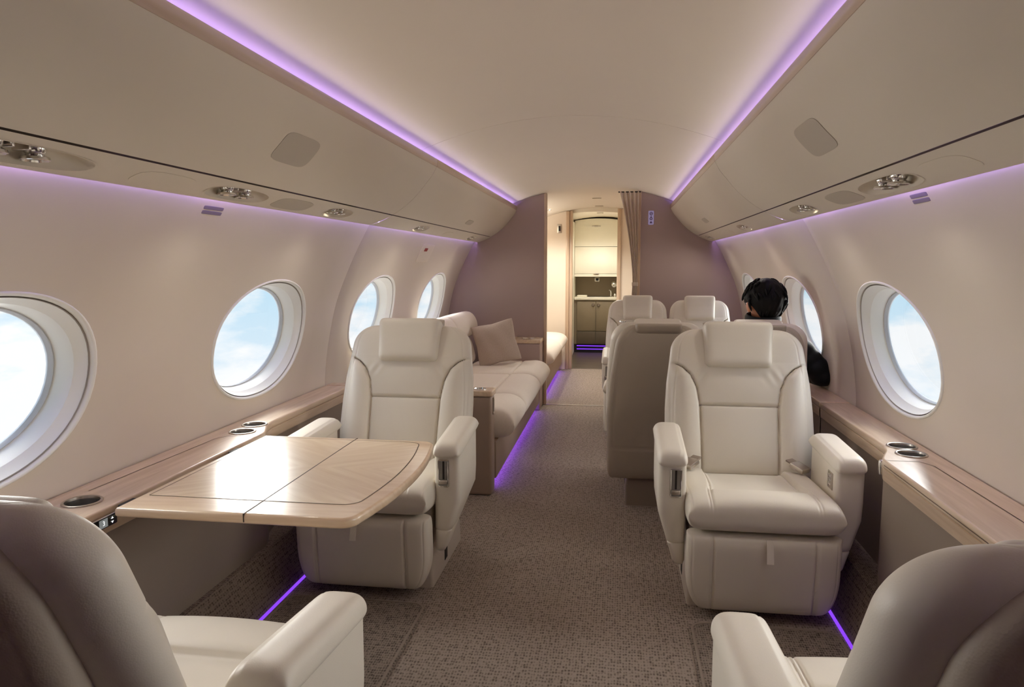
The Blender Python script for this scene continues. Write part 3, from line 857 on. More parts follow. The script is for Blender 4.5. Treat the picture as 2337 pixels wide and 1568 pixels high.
for r_ in (nL, nR, mA, mW):
    for c_ in r_.children:
        if c_.name.startswith('headrest'): c_.location = (0, -.02, -.06) if r_ in NEAR else (0, 0, -.025)
# small chrome grip on the shoulder of the aisle seat
MB().lathe([(.001, .004), (.014, .004), (.018, .001), (.018, -.004)], (.165, .35, .953), 20).build('shoulder_grip', 'chrome', mA)

# ------------------------------------------------------------------ folding table
tb = empty('folding_table', (0, 0, 0), label='light oak folding table pulled out from the left ledge', cat='table')
def tab_outline(inset=0., near=0., left=0., far=0.):
    x0, y0, y1 = -1.0 + left, 1.572 + near, 2.345 - far
    pts = [(x0, y0)]
    r = .045
    xr = lambda y: -.395 + .05 * (1 - ((y - 1.96) / .40) ** 2) - inset
    ya, yb = y0 + r, y1 - r
    pts.append((xr(y0) - r * 1.1, y0 + .0))
    for t in np.linspace(-PI / 2, 0, 7)[1:]:
        pts.append((xr(ya) - r + r * math.cos(t), ya + r * math.sin(t)))
    for y in np.linspace(ya, yb, 14)[1:-1]: pts.append((xr(y), y))
    for t in np.linspace(0, PI / 2, 7): pts.append((xr(yb) - r + r * math.cos(t), yb + r * math.sin(t)))
    pts.append((x0, y1))
    return pts
TZ = .625
mo('table_top', plate([tab_outline()], TZ - .026, TZ, .009, 4), 'woodedge', tb, angle=40)
inl = tab_outline(.048, .10, .024, .028)
mo('veneer', plate([inl], TZ - .003, TZ + .0004, 0), 'woodx', tb, smooth=False)
mbi = MB()
for i in range(len(inl)):
    a, b = Vector((*inl[i], 0)), Vector((*inl[(i + 1) % len(inl)], 0)); d = b - a
    if d.length < 1e-5: continue
    nn = Vector((-d.y, d.x, 0)).normalized() * .0012
    mbi.add([tuple(p + Vector((0, 0, TZ + .0008))) for p in (a + nn, b + nn, b - nn, a - nn)], [(0, 1, 2, 3)])
mbi.build('inlay_line', 'line', tb, smooth=False)
MB().box(-.6625, -.6595, 1.5715, 2.346, TZ - .02, TZ + .0009).build('fold_joint', 'line', tb, smooth=False)
for y_ in (1.66, 2.2): MB().box(-1.06, -.75, y_, y_ + .06, TZ - .05, TZ - .026, .003).build('slide_rail', 'dark', tb)

# ------------------------------------------------------------------ sofa (built facing -y, turned to face the aisle)
sofa = empty('sofa', (-.75, 4.9, 0), PI / 2, label='cream fabric sofa along the left wall with three seat cushions', cat='sofa')
segs = [(-1.06, -.53), (-.526, .31), (.314, 1.06)]
for i, (a, b) in enumerate(segs):
    y0, y1 = -.425, .235
    yv = lambda v: y0 + (y1 - y0) * (v + 1) / 2
    def dc(xs, v, y, z):
        d = -.012 * math.exp(-((y + .205) / .008) ** 2) * np.ones_like(xs)
        d += .01 * math.exp(-((y + .33) / .09) ** 2)
        return d
    pad(60, 90, lambda v: (b - a) / 2, lambda v: (yv(v), .345), lambda v: (0, 1), .088, .085, 16, 7, dc, xc=(a + b) / 2).build('seat_cushion', 'sofa', sofa, angle=80)
    z0, z1 = .40, .635
    zv2 = lambda v: z0 + (z1 - z0) * (v + 1) / 2
    pad(50, 40, lambda v: (b - a) / 2, lambda v: (.255 + .06 * (v + 1) / 2, zv2(v)), lambda v: (-1, .1), .075, .05, 18, 4, xc=(a + b) / 2).build('back_cushion', 'sofa', sofa, angle=80)
    # head roll sloping back to the wall
    P = cat_rom([(.26, .625), (.205, .66), (.185, .71), (.20, .775), (.235, .82), (.28, .835), (.34, .826), (.43, .80), (.44, .74), (.36, .64)], 40)
    R = []
    for x, g in ((a, .02), (a + .006, .006), (a + .02, 0), (b - .02, 0), (b - .006, .006), (b, .02)):
        c = np.array([.31, .73]); R.append([(x, *(p + (c - p) / np.linalg.norm(c - p) * g)) for p in P])
    MB().rings(R).build('head_roll', 'sofa', sofa, angle=60)
MB().box(-1.10, 1.07, -.33, .36, .06, .265, .006).build('sofa_base', 'sofabase', sofa)
MB().box(-1.10, 1.07, -.27, .34, .0, .06).build('plinth', 'dark', sofa, smooth=False)
for x in (-.75, -.1, .5): MB().box(x - .006, x + .006, -.334, -.329, .235, .26, .001).build('base_latch', 'dark', sofa)
strip('sofa_light_strip', -.478, -.462, .05, .055, 3.83, 5.96, 'ledu', 'violet light strip under the front edge of the sofa', 'floor light strips')
# console at the near end of the sofa
cs = empty('sofa_console', (-.545, 3.72, 0), label='narrow wood-topped console at the near end of the sofa', cat='console')
MB().box(-.125, .12, -.045, .07, .0, .535, .018, 4).build('body', 'sofabase', cs)
mo('console_top', plate([rrect(0, .012, .128, .062, .02, 6), circle(.05, .01, .03)], .533, .565, .008), 'wood', cs)
MB().lathe([(.034, .0), (.034, .003), (.03, .004), (.028, -.002), (.027, -.025), (.001, -.025)], (.05, .01, .565), 28, cap1=True).build('cup_holder', 'chrome', cs)
R = [[(d, .012 + y, z) for y, z in rrect(0, .475, .016 + g, .045 + g, .012, 5)] for g, d in ((0, .118), (0, .124), (-.004, .125), (-.006, .121))]
lt = MB().rings(R, cap0=False, cap1=False).build('latch_frame', 'nickel', cs)
MB().box(.119, .1215, .0, .024, .435, .515, .002).build('latch_plate', 'dark', lt)
# end cabinet by the bulkhead
ec = empty('end_cabinet', (-.53, 6.1, 0), label='low wood-topped cabinet between sofa and bulkhead', cat='cabinet')
MB().box(-.4, .115, -.12, .14, 0, .565, .008).build('body', 'bulk', ec)
mo('cabinet_top', plate([rrect(-.142, .01, .262, .132, .012, 5)], .565, .597, .006), 'wood', ec)
for x in (-.02, .045):
    MB().lathe([(.026, .0), (.028, .004), (.026, .008), (.022, .007), (.02, .003), (.001, .002)], (x, -.03, .597), 24, cap1=True).build('cup_holder', 'chrome', ec)
# pillow
def pillow_mesh():
    n = 44; V = []; F = []
    g = np.linspace(-1, 1, n)
    idx = {}
    for sgn in (1, -1):
        for i, u in enumerate(g):
            for j, v in enumerate(g):
                e = max(0, (1 - abs(u) ** 2.6) * (1 - abs(v) ** 2.6)) ** .62
                k = 1 - .07 * (1 - abs(u * v) ** 1) * max(abs(u), abs(v)) ** 4 * (1 - min(abs(u), abs(v)) ** 2)
                x, z = .168 * u * k, .168 * v * k
                t = .062 * e + .004 * math.sin(7 * u + 3 * v) * e
                idx[(sgn, i, j)] = len(V); V.append((x, -sgn * t, z))
        for i in range(n - 1):
            for j in range(n - 1):
                q = (idx[(sgn, i, j)], idx[(sgn, i + 1, j)], idx[(sgn, i + 1, j + 1)], idx[(sgn, i, j + 1)])
                F.append(q if sgn > 0 else q[::-1])
    return V, F
V, F = pillow_mesh()
pl = mk('throw_pillow', V, F, 'pillow', angle=80)
pl.location = (-.725, 5.62, .606); pl.rotation_euler = (math.radians(-16), math.radians(-13), math.radians(12))
tag(pl, 'square taupe throw pillow on the far end of the sofa', 'pillow')

# ------------------------------------------------------------------ bulkhead fittings, placards
def rplate_y(cx, cz, hx, hz, r, y, t): return [[(cx + x, yy, cz + z) for x, z in rrect(0, 0, hx + g, hz + g, r, 5)] for g, yy in ((0, y), (0, y - t), (-.001, y - t - .0008))]
sg_ = empty('cabin_sign', (.49, YF, 1.615), label='small lilac sign with no-smoking and seat belt symbols on the right bulkhead', cat='sign')
MB().rings(rplate_y(0, 0, .023, .058, .007, 0, .004), cap0=False).build('plate', 'lilac', sg_)
def ring_y(c, r0, r1, y, k=28):
    return [[(c[0] + r * math.cos(t), y, c[1] + r * math.sin(t)) for t in np.linspace(0, 2 * PI, k, endpoint=False)] for r in (r0, r1)]
ic = MB().rings(ring_y((0, .034), .0135, .009, -.0056), cap0=False, cap1=False)
ic.box(-.008, .008, -.0056, -.0052, .0325, .0355)
ic.add([(-.0095, -.0056, .0265), (.0075, -.0056, .0435), (.0095, -.0056, .0415), (-.0075, -.0056, .0245)], [(0, 1, 2, 3)])
ic.build('smoking_symbol', 'purple_icon', sg_, smooth=False)
b2 = MB().rings(ring_y((0, -.008), .012, .006, -.0056), cap0=False, cap1=False).box(-.003, .003, -.0056, -.0052, .0, .017)
b2.build('belt_symbol', 'purple_icon', sg_, smooth=False)
MB().add([(-.012, -.0056, -.046), (.012, -.0056, -.046), (.003, -.0056, -.03), (-.003, -.0056, -.03)], [(0, 1, 2, 3)]).build('seat_symbol', 'purple_icon', sg_, smooth=False)
# wall placards
def wall_pt(y, z, off, sg): return (sg * (wallx(z) - off), y, z)
for sg, nm, zc in ((-1, 'left', 1.388), (1, 'right', 1.40)):
    r = empty('wall_placard', (0, 0, 0), label='tiny mauve placard with two lines of text high on the %s wall' % nm, cat='placard', group='wall placards')
    for k, dz in ((0, .008), (1, -.006)):
        surf_patch(lambda y, s, o: wall_pt(y, s, o, sg), 2.08, 2.19, zc + dz - .0055, zc + dz + .0055, 'text_bar', 'placard', off=.001, p=8, parent=r)
r = empty('escape_hatch_cover', (0, 0, 0), label='small pale hatch cover with a red label high on the left wall', cat='hatch cover')
surf_patch(lambda y, s, o: wall_pt(y, s, o, -1), 4.69, 5.0, 1.24, 1.36, 'cover', 'ceiling', off=.004, p=9, parent=r)
surf_patch(lambda y, s, o: wall_pt(y, s, o, -1), 4.77, 4.85, 1.312, 1.334, 'red_label', 'red', off=.005, p=9, parent=r)
# corridor switch on the partition
sw = empty('switch_plate', (-.455, 8.46, 1.64), label='small framed black switch on the cream corridor partition', cat='switch')
MB().rings(rplate_y(0, 0, .026, .052, .004, 0, .004), cap0=False).build('frame', 'nickel', sw)
MB().rings(rplate_y(0, 0, .012, .03, .002, -.003, .003), cap0=False).build('rocker', 'black', sw)

# ------------------------------------------------------------------ curtain at the right of the doorway
V = []; F = []
nz, nu = 60, 90
for j in range(nz):
    z = 1.832 - j / (nz - 1) * 1.80
    tie = 1.06
    if z > tie: t = (z - tie) / (1.82 - tie); xl = .345 - .115 * t ** 1.6; xr = .386
    else:
        t = (tie - z) / tie; xl = .345 - .03 * min(1, t * 2.2); xr = .386
    amp = .004 + .010 * abs(z - tie) ** .7
    for i in range(nu):
        u = i / (nu - 1)
        ph = 2 * PI * 4.5 * u + .6 * math.sin(3 * u + z)
        x = xl + (xr - xl) * u
        zt = min(z, ceilz(x) - .006)
        V.append((x, 6.208 - amp * math.sin(ph) * (1.0 if z < 1.76 else .5), zt))
for j in range(nz - 1):
    for i in range(nu - 1): F.append((j * nu + i, j * nu + i + 1, (j + 1) * nu + i + 1, (j + 1) * nu + i))
cur = mk('curtain', V, F, 'curtain', angle=80)
tag(cur, 'taupe curtain gathered with a tie beside the doorway', 'curtain')
R = [[(.3655 + .026 * math.cos(t), 6.215 + .026 * math.sin(t), z) for t in np.linspace(0, 2 * PI, 28, endpoint=False)] for z in (1.045, 1.075)]
MB().rings(R, cap0=False, cap1=False).build('curtain_tie', 'curtain', cur)
tag(MB().box(.215, .40, 6.205, 6.225, 1.822, 1.832, .002).build('curtain_track', 'dark'), 'dark curtain track along the ceiling over the doorway', 'curtain track')

# ------------------------------------------------------------------ corridor: divan, downlight
dv = empty('corridor_divan', (-.75, 7.35, 0), PI / 2, label='cream divan seat in the corridor beyond the doorway', cat='sofa')
for (a, b) in ((-.85, .13), (.135, .98)):
    pad(50, 60, lambda v: (b - a) / 2, lambda v: (-.10 + .31 * v, .365), lambda v: (0, 1), .095, .075, 14, 5, xc=(a + b) / 2).build('seat_cushion', 'sofa', dv, angle=80)
MB().box(-.9, 1.0, -.34, .3, .07, .29, .01).build('divan_base', 'sofabase', dv)
MB().box(-.9, 1.0, -.28, .3, .0, .07).build('plinth', 'dark', dv, smooth=False)
strip('divan_light_strip', -.465, -.45, .058, .064, 6.5, 8.3, 'ledu', 'violet light strip under the corridor divan', 'floor light strips')
def downlight(x, y, label):
    z = ceilz(x)
    r = empty('ceiling_downlight', (x, y, z), label=label, cat='ceiling light', group='ceiling downlights')
    MB().lathe([(.036, .002), (.036, -.004), (.030, -.005), (.027, -.001)], (0, 0, 0), 28).build('rim', 'chrome', r)
    MB().lathe([(.027, -.001), (.001, -.001)], (0, 0, 0), 28, cap1=True).build('lens', 'lens', r)
    return r
downlight(-.52, 7.75, 'small round bright downlight in the corridor ceiling')
for (y, nm) in ((7.3, 'nearer flush grey vent slot in the corridor ceiling'), (8.25, 'farther flush grey vent slot in the corridor ceiling, before the arch')):
    tag(MB().box(-.04, .05, y - .012, y + .012, ceilz(0) - .008, ceilz(0) - .003, .002).build('ceiling_vent', 'grille'), nm, 'vent')

# ------------------------------------------------------------------ galley
GX0, GX1, GY = -.372, .235, 10.1
tag(MB().box(-.42, -.375, 8.6, 10.45, 0, 1.80).build('wall_galley_left', 'cabinet', smooth=False), kind='structure')
tag(MB().box(.30, .34, 8.6, 10.45, 0, 1.80).build('wall_galley_right', 'cabinet', smooth=False), kind='structure')
bc = empty('galley_cabinet', (0, GY, 0), label='taupe galley base cabinet with two knobbed doors', cat='cabinet')
MB().box(GX0, .30, .02, .35, .12, .735).build('body', 'galtaupe', bc, smooth=False)
for (a, b, kx) in ((-.335, -.076, -.11), (-.070, .19, -.035)):
    d = MB().box(a, b, 0, .022, .305, .715, .003).build('door', 'galtaupe', bc)
    MB().lathe([(.001, -.02), (.014, -.02), (.019, -.012), (.022, -.004), (.022, .0)], (kx, 0, .668), 24, axis='Y', cap0=True).build('knob', 'nickel', d)
for (a, b) in ((-.335, -.076), (-.070, .19)):
    MB().box(a, b, .0, .022, .125, .298, .003).build('lower_door', 'galdark', bc)
MB().box(GX0, .30, .06, .3, .0, .12).build('toe_kick', 'dark', bc, smooth=False)
strip('galley_light_strip', -.335, .2, .085, .097, GY + .05, GY + .058, 'ledf', 'upper violet light strip in the galley toe kick', 'floor light strips')
strip('galley_light_strip', -.335, .2, .04, .052, GY + .05, GY + .058, 'ledf', 'lower violet light strip in the galley toe kick', 'floor light strips')
ct = empty('galley_worktop', (0, GY, 0), label='pale galley worktop with inset sink', cat='worktop')
MB().box(GX0, .30, -.02, .36, .738, .775, .006).build('worktop', 'cabinet', ct)
MB().box(-.22, .1, .10, .30, .774, .778, .002).build('sink', 'steel', ct)
tag(MB().box(-.34, -.2, GY + .05, GY + .2, .775, .80, .01, 3).build('galley_tray', 'cabinet'), 'white tray lying on the galley worktop', 'tray')
bs = tag(MB().box(GX0, .30, GY + .33, GY + .36, .775, 1.08).build('wall_backsplash', 'galtaupe', smooth=False), kind='structure')
uc = empty('galley_upper_cabinet', (0, GY, 0), label='cream upper galley cabinet with lift-up doors', cat='cabinet')
V = []; F = []
xs = np.linspace(GX0, .30, 20)
for x in xs:
    zt = 1.856 - .28 * (x + .05) ** 2
    for (y, z) in ((0, 1.475), (0, zt), (.36, zt), (.36, 1.475)): V.append((x, y, z))
for i in range(19):
    for a in range(4): F.append((i * 4 + a, i * 4 + (a + 1) % 4, (i + 1) * 4 + (a + 1) % 4, (i + 1) * 4 + a))
mk('top_door', V, F, 'cabinet', uc, angle=30)
MB().box(GX0, .30, 0, .36, 1.10, 1.470, .002).build('lower_door', 'cabinet', uc)
MB().box(GX0, .30, .004, .36, 1.06, 1.096, .002).build('bottom_rail', 'cabinet', uc)
MB().box(-.11, -.04, -.006, .002, 1.088, 1.108, .002).build('latch', 'nickel', uc)
lt = MB().box(-.14, -.02, -.008, .004, 1.745, 1.757, .002).box(-.105, -.055, -.012, .004, 1.74, 1.762, .003).build('top_latch', 'nickel', uc)
ol = empty('galley_outlet', (-.07, GY + .33, 1.02), label='small chrome framed outlet on the galley backsplash', cat='outlet')
MB().rings(rplate_y(0, 0, .032, .032, .005, 0, .005), cap0=False).build('frame', 'chrome', ol)
MB().rings(rplate_y(0, -.004, .020, .018, .003, -.004, .002), cap0=False).build('socket', 'black', ol)
fc = empty('galley_faucet', (.13, GY + .18, .775), label='chrome galley faucet with curved spout on the right', cat='faucet')
MB().tube([(0, 0, 0), (0, 0, .05), (-.004, -.01, .085), (-.015, -.03, .10), (-.02, -.06, .095)], [.014, .011, .01, .01, .009], 12).build('spout', 'chrome', fc)
MB().lathe([(.02, 0), (.02, .03), (.012, .045), (.001, .047)], (.055, 0, 0), 20, cap0=True).build('handle', 'chrome', fc)
hs = empty('galley_dispenser', (.19, GY + .12, .93), label='chrome round dispenser head mounted on the right galley side', cat='dispenser')
MB().ball((-.02, 0, .02), .042, 20, 14).build('head', 'chrome', hs)
MB().tube([(-.02, 0, .02), (.03, .0, .02), (.11, .02, .02)], .02, 12).build('arm', 'chrome', hs)
tag(MB().box(-.05, .03, 9.3, 9.33, ceilz(0) - .012, ceilz(0) - .003, .002).build('ceiling_vent', 'grille'), 'grey vent slot in the galley ceiling beyond the arch', 'vent')

# ------------------------------------------------------------------ passenger
def skin_mesh(verts, edges, radii, voxel=.007, extra=None, smooth_it=6, levels=2):
    me = bpy.data.meshes.new('sk'); me.from_pydata(verts, edges, [])
    o = bpy.data.objects.new('sk', me); COL.objects.link(o)
    md = o.modifiers.new('s', 'SKIN'); md.use_smooth_shade = True
    for i, r in enumerate(radii):
        rr = r if isinstance(r, tuple) else (r, r)
        me.skin_vertices[0].data[i].radius = rr
    me.skin_vertices[0].data[0].use_root = True
    sb = o.modifiers.new('u', 'SUBSURF'); sb.levels = levels; sb.render_levels = levels
    m1 = bpy.data.meshes.new_from_object(o.evaluated_get(bpy.context.evaluated_depsgraph_get()))
    bpy.data.objects.remove(o)
    bm = bmesh.new(); bm.from_mesh(m1)
    if extra:
        m2 = bpy.data.meshes.new('ex'); m2.from_pydata([tuple(map(float, v)) for v in extra.V], [], extra.F); bm.from_mesh(m2)
    bm.to_mesh(m1); bm.free()
    if voxel:
        o = bpy.data.objects.new('rm', m1); COL.objects.link(o)
        r = o.modifiers.new('r', 'REMESH'); r.mode = 'VOXEL'; r.voxel_size = voxel
        s = o.modifiers.new('s', 'SMOOTH'); s.iterations = smooth_it; s.factor = .5
        m1 = bpy.data.meshes.new_from_object(o.evaluated_get(bpy.context.evaluated_depsgraph_get()))
        bpy.data.objects.remove(o)
        bm = bmesh.new(); bm.from_mesh(m1); bm.verts.ensure_lookup_table(); left = set(bm.verts); best = []
        while left:
            st = [left.pop()]; isl = []
            while st:
                v = st.pop(); isl.append(v)
                for e_ in v.link_edges:
                    w_ = e_.other_vert(v)
                    if w_ in left: left.discard(w_); st.append(w_)
            if len(isl) > len(best): best = isl
        keep = set(best)
        bmesh.ops.delete(bm, geom=[v for v in bm.verts if v not in keep], context='VERTS')
        bm.to_mesh(m1); bm.free()
    return m1
# body frame: x right, y forward (away from the camera), origin on the floor under the hips
PX, PY = .96, 3.86
person = empty('person', (PX, PY, 0), label='person with short black hair and dark jacket, elbow on the right ledge', cat='person')
hc = Vector((.013, .02, 1.035)); ht = Matrix.Translation(hc) @ Matrix.Rotation(math.radians(14), 4, 'Z') @ Matrix.Rotation(math.radians(-10), 4, 'X')
ex = MB()
ex.ball((0, 0, 0), (.076, .092, .098), 28, 20, ht)                       # skull
ex.ball((0, .03, -.055), (.058, .062, .062), 24, 16, ht)                  # jaw
ex.ball((0, .098, -.03), (.012, .02, .022), 12, 8, ht)                    # nose
ex.ball((0, .085, -.066), (.022, .012, .007), 12, 8, ht)                  # lips
ex.ball((0, .083, -.093), (.02, .016, .016), 12, 8, ht)                   # chin
for s in (-1, 1):
    ex.ball((s * .028, .085, .0), (.014, .012, .009), 12, 8, ht)
    ex.ball((s * .088, -.006, -.026), (.014, .021, .034), 14, 10, ht)        # ears
bv = [(0, -.02, .46), (0, -.035, .58), (0, -.03, .70), (0, -.015, .80), (0, .0, .88), (.008, .012, .97),
      (-.17, -.01, .80), (-.22, .05, .62), (-.12, .22, .56),
      (.17, -.01, .80), (.275, -.05, .70), (.30, -.02, .655), (.20, .20, .66),
      (-.10, .02, .47), (-.11, .42, .50), (-.11, .44, .10), (-.11, .56, .045),
      (.10, .02, .47), (.11, .42, .50), (.11, .44, .10), (.11, .56, .045),
      (-.06, .27, .55), (.14, .27, .655)]
be = [(0, 1), (1, 2), (2, 3), (3, 4), (4, 5), (3, 6), (6, 7), (7, 8), (3, 9), (9, 10), (10, 11), (11, 12), (0, 13), (13, 14), (14, 15), (15, 16), (0, 17), (17, 18), (18, 19), (19, 20), (8, 21), (12, 22)]
br = [.12, .115, .12, .105, .055, .05, .06, .042, .028, .06, .044, .04, .028, .08, .058, .042, .035, .08, .058, .042, .035, .026, .026]
n0 = len(bv)
for hand, d, side in ((21, Vector((.8, .6, 0)), 1), (22, Vector((-.75, .65, 0)), -1)):
    o_ = Vector(bv[hand]); d = d.normalized(); lat = Vector((-d.y, d.x, 0))
    for q, ln in ((-1.5, .062), (-.5, .075), (.5, .072), (1.5, .056)):
        i = len(bv)
        bv += [tuple(o_ + d * .035 + lat * q * .018), tuple(o_ + d * (.035 + ln * .55) + lat * q * .02 + Vector((0, 0, .004))), tuple(o_ + d * (.035 + ln) + lat * q * .021 + Vector((0, 0, -.014)))]
        be += [(hand, i), (i, i + 1), (i + 1, i + 2)]; br += [.011, .0085, .007]
    i = len(bv)
    bv += [tuple(o_ + lat * side * -.035 + d * .012), tuple(o_ + lat * side * -.052 + d * .045)]
    be += [(hand, i), (i, i + 1)]; br += [.011, .008]
bodym = skin_mesh(bv, be, br, .006, ex, 4)
mo('body', bodym, 'skin', person, angle=180)
# hair: cap over crown, sides and nape with locks
hair = MB()
R = []
nt_, npz = 96, 50
for j in range(npz + 1):
    ring = []
    for i in range(nt_):
        ph = 2 * PI * i / nt_
        sy = math.sin(ph)
        t = ss(-.62, -.14, sy)
        low = -.86 * (1 - t) - .10 * t + .50 * ss(.12, .8, sy)
        th = .02 + (math.acos(low) - .02) * j / npz
        fx, fy, fz = math.sin(th) * math.cos(ph), math.sin(th) * sy, math.cos(th)
        q = math.sin(th)
        bump = 1 + (.018 * math.sin(4 * ph + 5 * th) + .012 * math.sin(9 * ph - 6 * th + 1.3 * math.sin(3 * th)) + .008 * math.sin(23 * ph + 4 * th)) * q
        full = 1 + .07 * math.exp(-((fz + .12) / .35) ** 2)
        xf = 1 - .10 * ss(-.12, -.5, fz)
        edge = 1 - .07 * ss(.88, 1, j / npz)
        ring.append(ht @ Vector((fx * .103 * bump * full * edge * xf, (fy * .112 * bump * full - .006) * edge, fz * .114 * bump + .004)))
    R.append(ring)
R.append([ht @ Vector((v.x, v.y, v.z)) for v in [ht.inverted() @ p * .8 for p in R[-1]]])
hair.rings(R, cap0=True, cap1=True)
for i in range(90):
    ph = random.uniform(0, 2 * PI); sy = math.sin(ph); t = ss(-.62, -.14, sy)
    tm = math.acos(-.86 * (1 - t) - .10 * t + .50 * ss(.12, .8, sy))
    th = random.uniform(.15, .85) * tm; ln = random.uniform(.25, .5); sw = random.uniform(-.25, .25); p = []
    for k in range(5):
        a_ = min(th + ln * k / 4, tm * 1.03); q_ = ph + sw * k / 4
        rr = 1.015 + .03 * (k / 4) * (1 - .4 * k / 4)
        xf = (1 - .10 * ss(-.12, -.5, math.cos(a_))) * (1 + .07 * math.exp(-((math.cos(a_) + .12) / .35) ** 2))
        p.append(ht @ Vector((math.sin(a_) * math.cos(q_) * .103 * xf * rr, (math.sin(a_) * math.sin(q_) * .112 * xf - .006) * rr, math.cos(a_) * .114 * rr + .004)))
    hair.tube(p, [.004, .007, .007, .005, .0015], 6)
hair.build('hair', 'hair', person, angle=60)
# glasses
gl = MB()
for s in (-1, 1):
    gl.tube([ht @ Vector((s * .086, -.002, .004)), ht @ Vector((s * .080, .05, .006)), ht @ Vector((s * .056, .106, .006))], .0022, 8)
    gl.tube([ht @ Vector((s * .032 + .024 * math.cos(t), .108, .002 + .02 * math.sin(t))) for t in np.linspace(0, 2 * PI, 20)], .0018, 6, cap=False)
gl.tube([ht @ Vector((-.01, .112, .006)), ht @ Vector((.01, .112, .006))], .0018, 6)
gl.build('glasses', 'black', person, angle=60)
# padded jacket
jv = [(0, -.02, .50), (0, -.03, .60), (0, -.03, .70), (0, -.015, .79), (0, .0, .86), (0, .01, .915),
      (-.15, -.01, .80), (-.20, .02, .72), (-.23, .05, .63), (-.15, .19, .565),
      (.15, -.015, .81), (.195, -.025, .775), (.225, -.035, .745), (.25, -.045, .715), (.275, -.055, .685), (.302, -.05, .655), (.27, .05, .66), (.21, .18, .665)]
je = [(0, 1), (1, 2), (2, 3), (3, 4), (4, 5), (3, 6), (6, 7), (7, 8), (8, 9), (3, 10), (10, 11), (11, 12), (12, 13), (13, 14), (14, 15), (15, 16), (16, 17)]
jr = [.145, .145, .145, .125, .075, .07, .08, .068, .06, .045, .08, .075, .064, .07, .06, .064, .055, .045]
jex = MB()
for p, r in (((.185, -.03, .785), .075), ((.222, -.04, .745), .07), ((.258, -.052, .705), .068), ((.295, -.05, .665), .066)):
    jex.ball(p, (r * 1.0, r, r * .86), 18, 12)
jm = skin_mesh(jv, je, jr, .008, jex, 3)
mo('jacket', jm, 'jacket', person, angle=180)
MB().rings([[(.005 + r * math.cos(t), .008 + r * .95 * math.sin(t), z + .012 * math.sin(t)) for t in np.linspace(0, 2 * PI, 30, endpoint=False)] for r, z in ((.085, .885), (.090, .92), (.090, .955), (.082, .968), (.074, .955), (.066, .90))], cap0=False, cap1=False).build('collar', 'jacket', person)
tv = [(0, -.02, .50), (-.10, .02, .49), (-.11, .42, .51), (-.11, .44, .12), (.10, .02, .49), (.11, .42, .51), (.11, .44, .12)]
mo('trousers', skin_mesh(tv, [(0, 1), (1, 2), (2, 3), (0, 4), (4, 5), (5, 6)], [.13, .095, .072, .058, .095, .072, .058], .01, None, 4), 'trousers', person, angle=180)
for s in (-1, 1): MB().box(s * .11 - .045, s * .11 + .045, .38, .65, .0, .085, .03, 4).build('shoe', 'black', person)

# ------------------------------------------------------------------ world, lights
wd = bpy.data.worlds.new('sky'); SC.world = wd; wd.use_nodes = True
nt = wd.node_tree; nt.nodes.clear()
out = N(nt, 'ShaderNodeOutputWorld'); bg = N(nt, 'ShaderNodeBackground'); nt.links.new(bg.outputs[0], out.inputs[0])
tc = N(nt, 'ShaderNodeTexCoord'); sep = N(nt, 'ShaderNodeSeparateXYZ'); nt.links.new(tc.outputs['Generated'], sep.inputs[0])
mr = N(nt, 'ShaderNodeMapRange'); mr.inputs[1].default_value = -.32; mr.inputs[2].default_value = .35; nt.links.new(sep.outputs[2], mr.inputs[0])
cr = N(nt, 'ShaderNodeValToRGB'); e = cr.color_ramp.elements
e[0].position = 0; e[0].color = (.78, .87, .96, 1); e[1].position = 1; e[1].color = (.30, .55, .88, 1)
q = e.new(.28); q.color = (.72, .85, .95, 1); q = e.new(.42); q.color = (.56, .78, .93, 1); q = e.new(.5); q.color = (.44, .70, .92, 1)
nt.links.new(mr.outputs[0], cr.inputs[0])
mp = N(nt, 'ShaderNodeMapping'); mp.inputs['Scale'].default_value = (5, 5, 13); nt.links.new(tc.outputs['Generated'], mp.inputs[0])
no = N(nt, 'ShaderNodeTexNoise'); no.inputs['Scale'].default_value = 1.5; no.inputs['Detail'].default_value = 7; no.inputs['Roughness'].default_value = .55; nt.links.new(mp.outputs[0], no.inputs['Vector'])
# cloud cover grows below the horizon
cv = N(nt, 'ShaderNodeMapRange'); cv.inputs[1].default_value = -.22; cv.inputs[2].default_value = -.01; cv.inputs[3].default_value = .30; cv.inputs[4].default_value = -.05; nt.links.new(sep.outputs[2], cv.inputs[0])
ad = N(nt, 'ShaderNodeMath', operation='ADD'); nt.links.new(no.outputs[0], ad.inputs[0]); nt.links.new(cv.outputs[0], ad.inputs[1])
cc = N(nt, 'ShaderNodeValToRGB'); cc.color_ramp.elements[0].position = .46; cc.color_ramp.elements[1].position = .61
nt.links.new(ad.outputs[0], cc.inputs[0])
mx = N(nt, 'ShaderNodeMix', data_type='RGBA'); mx.inputs[7].default_value = (.97, .985, 1.0, 1)
nt.links.new(cc.outputs[0], mx.inputs[0]); nt.links.new(cr.outputs[0], mx.inputs[6]); nt.links.new(mx.outputs[2], bg.inputs[0])
bg.inputs[1].default_value = .86

def sun(name, d, strength, angle, col):
    l = bpy.data.lights.new(name, 'SUN'); l.energy = strength; l.angle = math.radians(angle); l.color = col
    o = bpy.data.objects.new(name, l); COL.objects.link(o)
    o.rotation_euler = Vector(d).to_track_quat('Z', 'Y').to_euler()
    return o
sun('daylight_left', (-.78, .55, .30), 14.0, 75, (1, .96, .89))
sun('daylight_right', (.80, .45, .28), 10.0, 75, (1, .96, .89))

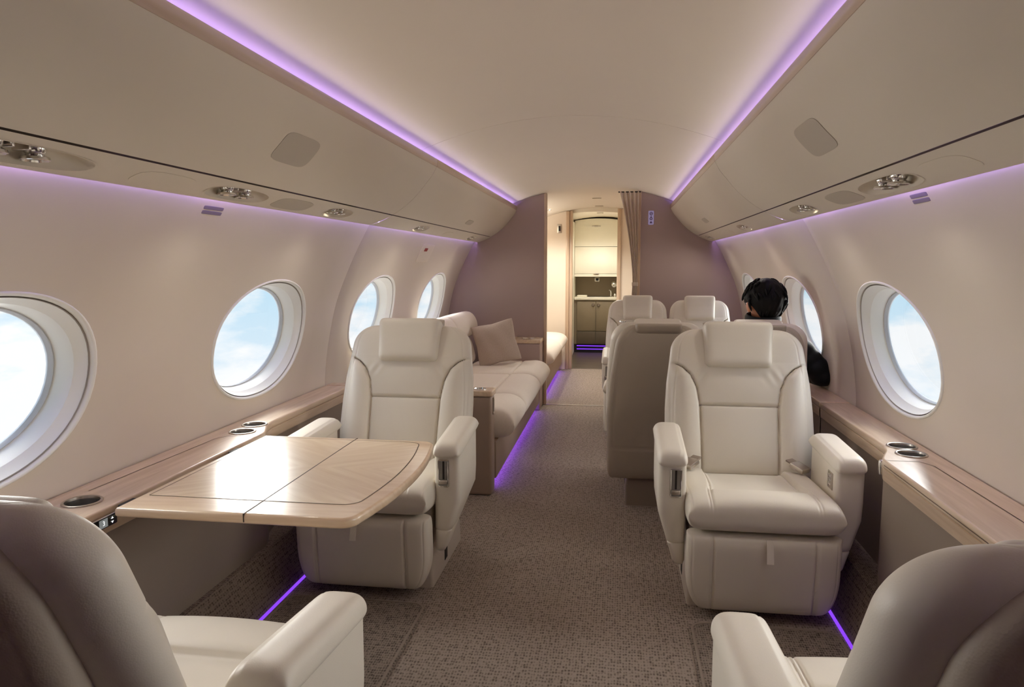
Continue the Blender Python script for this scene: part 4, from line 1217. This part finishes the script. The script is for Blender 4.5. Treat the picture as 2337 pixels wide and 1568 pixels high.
def area(name, loc, sx_, sy_, power, col, rot=(0, 0, 0), spread=PI):
    l = bpy.data.lights.new(name, 'AREA'); l.shape = 'RECTANGLE'; l.size = sx_; l.size_y = sy_; l.energy = power; l.color = col; l.spread = spread
    o = bpy.data.objects.new(name, l); COL.objects.link(o); o.location = loc; o.rotation_euler = rot
    return o
def point(name, loc, power, col, r=.03):
    l = bpy.data.lights.new(name, 'POINT'); l.energy = power; l.color = col; l.shadow_soft_size = r
    o = bpy.data.objects.new(name, l); COL.objects.link(o); o.location = loc; return o
def spot(name, loc, power, col, ang=120, r=.03):
    l = bpy.data.lights.new(name, 'SPOT'); l.energy = power; l.color = col; l.shadow_soft_size = r; l.spot_size = math.radians(ang); l.spot_blend = .6
    o = bpy.data.objects.new(name, l); COL.objects.link(o); o.location = loc; return o
WARM = (1, .97, .89)
o = area('corridor_ceiling_fill', (-.80, 7.4, 1.45), .3, 1.6, 9.0, WARM); o.rotation_euler = (0, PI - .5, 0)  # added fill, hidden by the bulkhead, brightens the corridor ceiling
o = area('galley_ceiling_fill', (-.0, 9.9, 1.2), .3, .1, .2, WARM); o.rotation_euler = (PI, 0, 0)  # added fill without a fixture, aimed up at the galley ceiling
for sg in (-1, 1):
    o = area('cove_lamp', (sg * .665, (1.0 + YF) / 2, 1.7275), .008, YF - 1.1, 2.1, (1, .92, .82), spread=math.radians(70))
    o.rotation_euler = (0, sg * 1.854, 0)

spot('corridor_downlight', (-.52, 7.75, 1.76), 30, WARM, 150)
spot('corridor_downlight_two', (.0, 7.2, 1.84), 36, WARM, 150)
spot('galley_downlight', (-.05, 9.3, 1.83), 30, WARM, 150)

for sg in (-1, 1):
    for k, (yc, a) in enumerate(UNITS[sg]):
        o = spot('reading_lamp', (sg * .925, yc - .045, 1.425), 2.4 if k else .02, (1, .92, .80), 165, .02)
        o.rotation_euler = (0, sg * math.radians(22), 0)
SC.view_settings.view_transform = 'Standard'; SC.view_settings.look = 'None'
SC.view_settings.exposure = .32; SC.view_settings.gamma = 1; SC.view_settings.use_curve_mapping = False
SC.cycles.max_bounces = 14; SC.cycles.diffuse_bounces = 8; SC.cycles.transparent_max_bounces = 12
SC.cycles.use_denoising = True
SC.cycles.sample_clamp_indirect = 8
